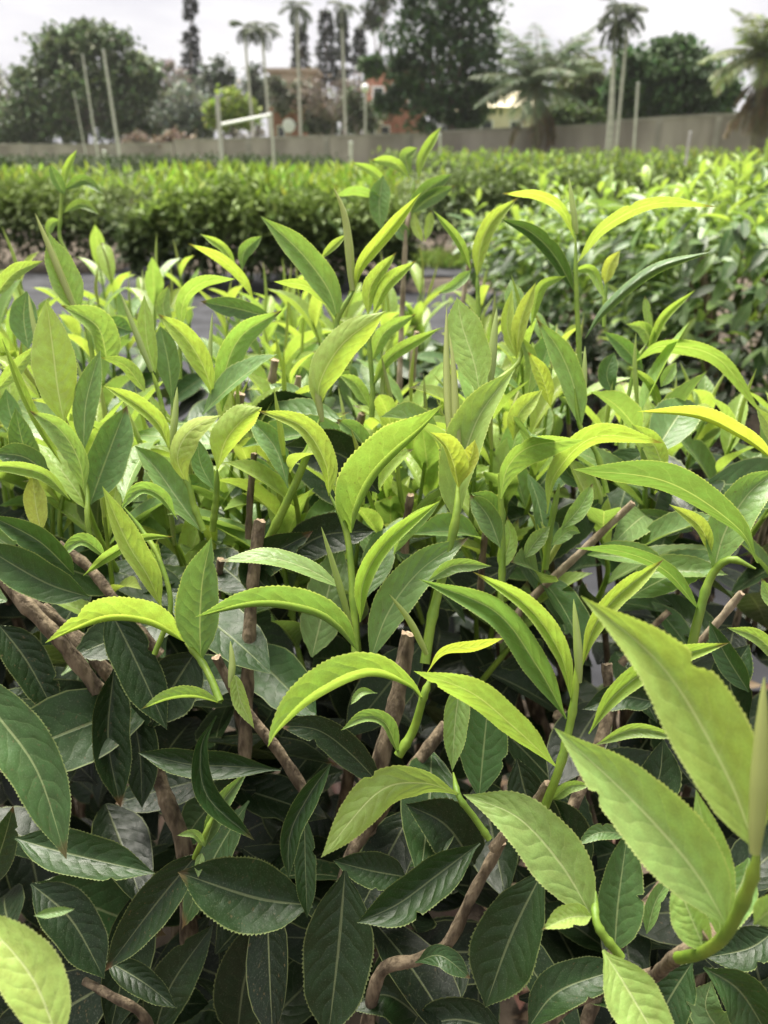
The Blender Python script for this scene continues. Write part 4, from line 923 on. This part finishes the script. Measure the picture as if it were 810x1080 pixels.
def frond(mb, p, az, el, L_, droop, col, rr, n=22, w=.35, tw=.0):
    t = np.linspace(0, 1, 12); ang = el - droop * t; h = np.array([math.cos(az), math.sin(az), 0]); D = np.cos(ang)[:, None] * h + np.sin(ang)[:, None] * np.array([0, 0, 1.])
    P = p + np.vstack([[0, 0, 0], np.cumsum(D[:-1] * L_ / 11, axis=0)]); tube(mb, P, np.linspace(.035, .008, 12) * L_ / 2.5, 5, tint=(.14, .15, .07, .1))
    side = np.array([-math.sin(az), math.cos(az), 0]); u = np.linspace(.12, .98, n)
    for sg in (-1, 1):
        pos = np.stack([np.interp(u, t, P[:, j]) for j in range(3)], 1); dd = np.stack([np.interp(u, t, D[:, j]) for j in range(3)], 1)
        d = side * sg + dd * .7 + np.array([0, 0, -.35]) + .12 * rr.normal(size=(n, 3)); bulk(mb, pos, d, np.array([0, 0, 1.]), w * L_ * np.sin(PI * (u * .8 + .15)) + .05, .035 * L_ / 2.5 + .01, tints(n, col, .15, .25, rr), .1)
def palm(label, x, ycrown, Y, R, nf, col, trunks, seed, tr_r=.09, ytr=165, el=(.1, 1.2), droop=1.3, group=None, w=.34, skirt=0, cat='palm'):
    """trunks: list of (xtop, ytop, xbase)"""
    rr = np.random.default_rng(seed); base = at_y(trunks[0][2], ytr, Y); base[2] = -.05; e = empty('palm_tree', base, label, cat, group); s = Y / 935
    for xt, yt, xb in trunks:
        b = at_y(xb, ytr, Y); b[2] = -.05; q = at_y(xt, yt, Y); m = MB(); limb_mb(m, b, q, tr_r * 1.1, tr_r * .85, rr, 12, .004); m.build('trunk', M_PALMTRUNK if not skirt else M_TRUNK, e, b)
        for k in range(nf):
            m = MB(); frond(m, q + np.array([0, 0, .05]), k * 2.4 + rr.uniform(-.3, .3), rr.uniform(*el), R * s * rr.uniform(.8, 1.1), droop * rr.uniform(.8, 1.2), np.array(col) * rr.uniform(.75, 1.3), rr, w=w); m.build('frond', M_CROWN, e, q)
    if skirt:
        q = at_y(trunks[0][0], trunks[0][1], Y)
        for k in range(skirt):
            m = MB(); frond(m, q - np.array([0, 0, rr.uniform(.2, 1.4)]), rr.uniform(0, 6.28), rr.uniform(-.9, -.3), R * s * rr.uniform(.5, .75), 1.0, np.array((.22, .165, .10)) * rr.uniform(.7, 1.3), rr, w=w); m.build('dead_frond', M_CROWN, e, q)
    return e
PG = (.085, .105, .065)
palm('twin-crowned slim palm with pale trunks behind the slanted rail', 262, 38, 48, 22, 12, PG, [(258, 30, 268), (276, 32, 286)], 30, .075, el=(-.4, 1.0), droop=1.6)
palm('ragged single palm with a drooping crown cut by the upper edge', 313, 12, 50, 22, 13, PG, [(313, 8, 318)], 31, .08, el=(-1.0, 1.0), droop=1.5)
palm('slim tall palm with a pale trunk in front of two conifers', 360, 8, 46, 20, 12, PG, [(360, 8, 365)], 32, .075, el=(-.9, 1.0), droop=1.5)
palm('three-trunked slim palm with white stems in front of the panelled wall', 653, 18, 34, 28, 11, (.085, .105, .065), [(662, 20, 649), (651, 8, 644), (648, 30, 640)], 33, .06, el=(-.7, 1.1), droop=1.7)
palm('feathery blue-green palm with stiff arching fronds above the yellow house', 567, 100, 40, 72, 38, (.15, .19, .115), [(567, 92, 567)], 34, .22, el=(-.2, 1.35), droop=.9, w=.27, skirt=5)
palm('large palm with a skirt of dead brown fronds at the photo edge', 805, 70, 31, 66, 38, (.17, .205, .085), [(808, 62, 803)], 35, .30, el=(-.1, 1.3), droop=1.0, w=.28, skirt=26)

# far wood behind the houses: one mass, distance haze put into its grey-green colours
rr = np.random.default_rng(77); mb = MB()
for k in range(150):
    x = rr.uniform(-140, 950); y = rr.uniform(88, 150) + 10 * math.sin(x / 47) + 8 * math.sin(x / 19); Y = rr.uniform(82, 96)
    crown_mb(mb, [(x, max(y, 82), rr.uniform(9, 18))], Y, 9, 16, .6, rr.choice([(.12, .14, .10), (.10, .13, .075), (.15, .14, .11)]), rr)
o = mb.build('woods', M_CROWN, None, (0, 88, 0)); o['kind'] = 'stuff'

# ------------------------------------------------------------------ poles, rail, stakes, lamp
M_POLE = simple_mat('weathered_pole', (.45, .43, .40), (.6, .58, .54), 4, .7)
M_WHITE = simple_mat('white_paint', (.74, .74, .72), (.82, .82, .8), 6, .5)
for lab, xt, yt, xb, yb, r in [('faintest and thinnest bare pole before the big round tree', 78, 97, 92, 168, .035), ('bare pale pole in the middle of three before the big round tree', 87, 58, 104, 168, .05), ('thickest and tallest bare pole, at the dark side of the big round tree', 109, 53, 127, 168, .075)]:
    a, b = at_y(xb, yb, 44), at_y(xt, yt, 44); a[2] = -.05; e = empty('pole', a, lab, 'pole', 'bare poles in the field'); m = MB(); tube(m, np.linspace(a, b, 8), np.linspace(r, r * .75, 8), 10); m.build('shaft', M_POLE, e, a)
    m = MB(); tube(m, np.array([b, b + (b - a) * .008]), r * .85, 10); m.build('cap', M_WHITE, e, b)
Yf = 13.0; a = at_y(229, 103, Yf); b = at_y(286, 118, Yf + 1.5); e = empty('goal_frame', (a[0], a[1], 0), 'white metal frame with a slanted rail between two posts behind the hedges', 'frame')
m = MB(); tube(m, np.array([[a[0], a[1], -.02], [a[0], a[1], a[2] * .5], [a[0], a[1], a[2]]]), .030, 12); m.build('post', M_POLE, e, (a[0], a[1], 0))
m = MB(); tube(m, np.array([[b[0], b[1], -.02], [b[0], b[1], b[2] * .5], [b[0], b[1], b[2]]]), .022, 12); m.build('post', M_POLE, e, (b[0], b[1], 0))
p = at_y(230, 132, Yf); q = at_y(285, 121, Yf + 1.5); m = MB(); tube(m, np.array([p, (p + q) / 2, q]), .022, 12); m.build('rail', M_WHITE, e, p)
m = MB(); tube(m, np.array([a - [0, 0, .001], a + [0, 0, .02]]), .036, 12); m.build('cap', M_POLE, e, a)
def stake(label, xt, yt, xb, Y, r, group=None):
    b = at_y(xt, yt, Y); a = at_y(xb, 190, Y); a[2] = -.05; e = empty('marker_stake', a, label, 'stake', group); m = MB(); tube(m, np.array([a, (a + b) / 2, b]), r, 8); m.build('shaft', M_POLE, e, a)
    m = MB(); tube(m, np.array([b, b + [0, 0, r * .8]]), r * 1.15, 8); m.build('cap', M_WHITE, e, b)
stake('pale thin marker stake standing up from the hedge before the panelled wall', 728, 140, 720, 9.5, .014, 'marker stakes')
stake('tiny white marker stake at the wall below the slim tall palm', 370, 151, 370, 30, .06, 'marker stakes')
stake('small white marker stake beside the thickest bare pole', 110, 160, 111, 30, .06, 'marker stakes')
stake('slim grey stake beside the dark trunk of the layered tree', 464, 142, 465, 40, .06, 'marker stakes')
stake('thin pale stake against the pillar beside the three-trunked palm', 673, 88, 666, 35.5, .05, 'marker stakes')

# ------------------------------------------------------------------ houses beyond the wall
M_BRICK = simple_mat('red_brick', (.30, .13, .09), (.42, .20, .14), 3, .85, .01, 20)
M_TAN = simple_mat('tan_render', (.38, .31, .24), (.48, .41, .33), 1, .85)
M_YEL = simple_mat('cream_render', (.62, .55, .38), (.72, .65, .48), 1, .85)
M_GLASS = simple_mat('window_glass', (.03, .035, .04), (.05, .055, .06), 1, .15, spec=.6)
M_ROOF = simple_mat('grey_roof', (.26, .26, .28), (.36, .36, .38), 2, .8)
def cube(mb, x0, x1, y0, y1, z0, z1):
    mb.add([[x, y, z] for x in (x0, x1) for y in (y0, y1) for z in (z0, z1)], [(0, 1, 3, 2), (4, 6, 7, 5), (0, 4, 5, 1), (2, 3, 7, 6), (1, 5, 7, 3), (0, 2, 6, 4)])
def house(name, label, xl, xr, ytop, Y, dep, mat, roofmat, wins, pitch=.0):
    L0, R0 = at_y(xl, ytop, Y), at_y(xr, ytop, Y); x0, x1, h = L0[0], R0[0], L0[2]; e = empty(name, ((x0 + x1) / 2, Y, 0), label, 'house'); m = MB(); cube(m, x0, x1, Y, Y + dep, -.05, h); m.build('wall', mat, e, (x0, Y, 0), smooth=False)
    m = MB()
    if pitch:
        z = h + .003; m.add([[x0 - .4, Y - .4, z], [x1 + .4, Y - .4, z], [x1 + .4, Y + dep + .4, z], [x0 - .4, Y + dep + .4, z], [x0 - .2, Y + dep / 2, z + pitch], [x1 + .2, Y + dep / 2, z + pitch]], [(0, 1, 5, 4), (2, 3, 4, 5), (0, 4, 3), (1, 2, 5), (3, 2, 1, 0)])
    else: cube(m, x0 - .25, x1 + .25, Y - .25, Y + dep + .25, h + .003, h + .25)
    m.build('roof', roofmat, e, (x0, Y, h), smooth=False)
    for fx, fz, fw, fh in wins:
        cx, cz, ww, hh = x0 + (x1 - x0) * fx, h * fz, (x1 - x0) * fw, h * fh; m = MB()
        for q in ((cx - ww / 2 - .08, cx - ww / 2, cz - hh / 2, cz + hh / 2), (cx + ww / 2, cx + ww / 2 + .08, cz - hh / 2, cz + hh / 2), (cx - ww / 2 - .08, cx + ww / 2 + .08, cz + hh / 2 + .001, cz + hh / 2 + .09), (cx - ww / 2 - .12, cx + ww / 2 + .12, cz - hh / 2 - .1, cz - hh / 2 - .001)): cube(m, q[0], q[1], Y - .07, Y - .003, q[2], q[3])
        f = m.build('window', M_WHITE, e, (cx, Y, cz), smooth=False); m = MB(); cube(m, cx - ww / 2 + .002, cx + ww / 2 - .002, Y - .03, Y - .004, cz - hh / 2 + .002, cz + hh / 2 - .002); m.build('pane', M_GLASS, f, (cx, Y, cz), smooth=False)
house('brick_house', 'red brick house half hidden by the layered dark tree', 386, 450, 72, 62, 7, M_BRICK, M_ROOF, [(.2, .72, .16, .16), (.5, .72, .16, .16), (.8, .72, .16, .16), (.3, .3, .16, .18)])
house('brick_shed', 'small orange-red brick shed behind the slim palms', 286, 318, 117, 60, 4, M_BRICK, M_BRICK, [(.3, .55, .2, .3)])
house('tan_house', 'flat-roofed tan house behind the pale palm trunks', 284, 332, 76, 68, 8, M_TAN, M_TAN, [(.25, .7, .10, .10)])
house('cream_house', 'cream house with a pale low roof under the feathery palm', 497, 566, 113, 54, 7, M_YEL, M_YEL, [(.25, .6, .16, .3), (.7, .6, .16, .3)], pitch=1.0)
house('white_outbuilding', 'small white outbuilding beside the red brick house', 382, 402, 112, 58, 4, M_TAN, M_WHITE, [(.5, .6, .3, .3)])
house('grey_house', 'pale grey house glimpsed behind the layered dark tree', 500, 522, 105, 64, 6, M_WHITE, M_ROOF, [(.5, .7, .2, .2)])
e0 = at_y(385, 93, 52); e = empty('globe_lamp', (e0[0], e0[1], 0), 'pale round globe lamp on a thin post before the red brick house', 'lamp')
m = MB(); tube(m, np.array([[e0[0], e0[1], -.05], [e0[0], e0[1], e0[2] / 2], [e0[0], e0[1], e0[2] - .22]]), .06, 8); m.build('post', M_POLE, e, (e0[0], e0[1], 0))
m = MB(); t = np.linspace(0, PI, 9); tube(m, np.column_stack([np.full(9, e0[0]), np.full(9, e0[1]), e0[2] - .24 * np.cos(t)]), np.maximum(.24 * np.sin(t), .01), 12); m.build('globe', M_WHITE, e, e0)
d0 = at_y(305, 133, 57); e = empty('satellite_dish', (d0[0], d0[1], 0), 'white dish on a pole in front of the orange-red shed', 'dish')
m = MB(); tube(m, np.array([[d0[0], d0[1], -.05], [d0[0], d0[1], d0[2] / 2], [d0[0], d0[1], d0[2]]]), .05, 8); m.build('post', M_POLE, e, (d0[0], d0[1], 0))
m = MB(); t = np.linspace(0, 1, 6); tube(m, np.column_stack([np.full(6, d0[0]), d0[1] - .06 - .22 * t ** 2, d0[2] + .02 * t]), np.maximum(.42 * t, .02), 14); m.build('dish', M_WHITE, e, d0)
# ------------------------------------------------------------------ the air: one closed box of thin even haze
hm = bpy.data.materials.new('haze'); hm.use_nodes = True; hn = hm.node_tree.nodes
for k in list(hn): hn.remove(k)
ho = hn.new('ShaderNodeOutputMaterial'); pv = hn.new('ShaderNodeVolumePrincipled'); pv.inputs['Color'].default_value = (.93, .93, .96, 1); pv.inputs['Density'].default_value = .0003; pv.inputs['Anisotropy'].default_value = .2
hm.node_tree.links.new(pv.outputs[0], ho.inputs['Volume'])
mb = MB(); cube(mb, -130, 130, -6, 118, -1.0, 24); hz = mb.build('haze', hm, None, (0, 50, 0), smooth=False); hz['kind'] = 'stuff'
sc.cycles.volume_bounces = 0; sc.cycles.volume_step_rate = 1
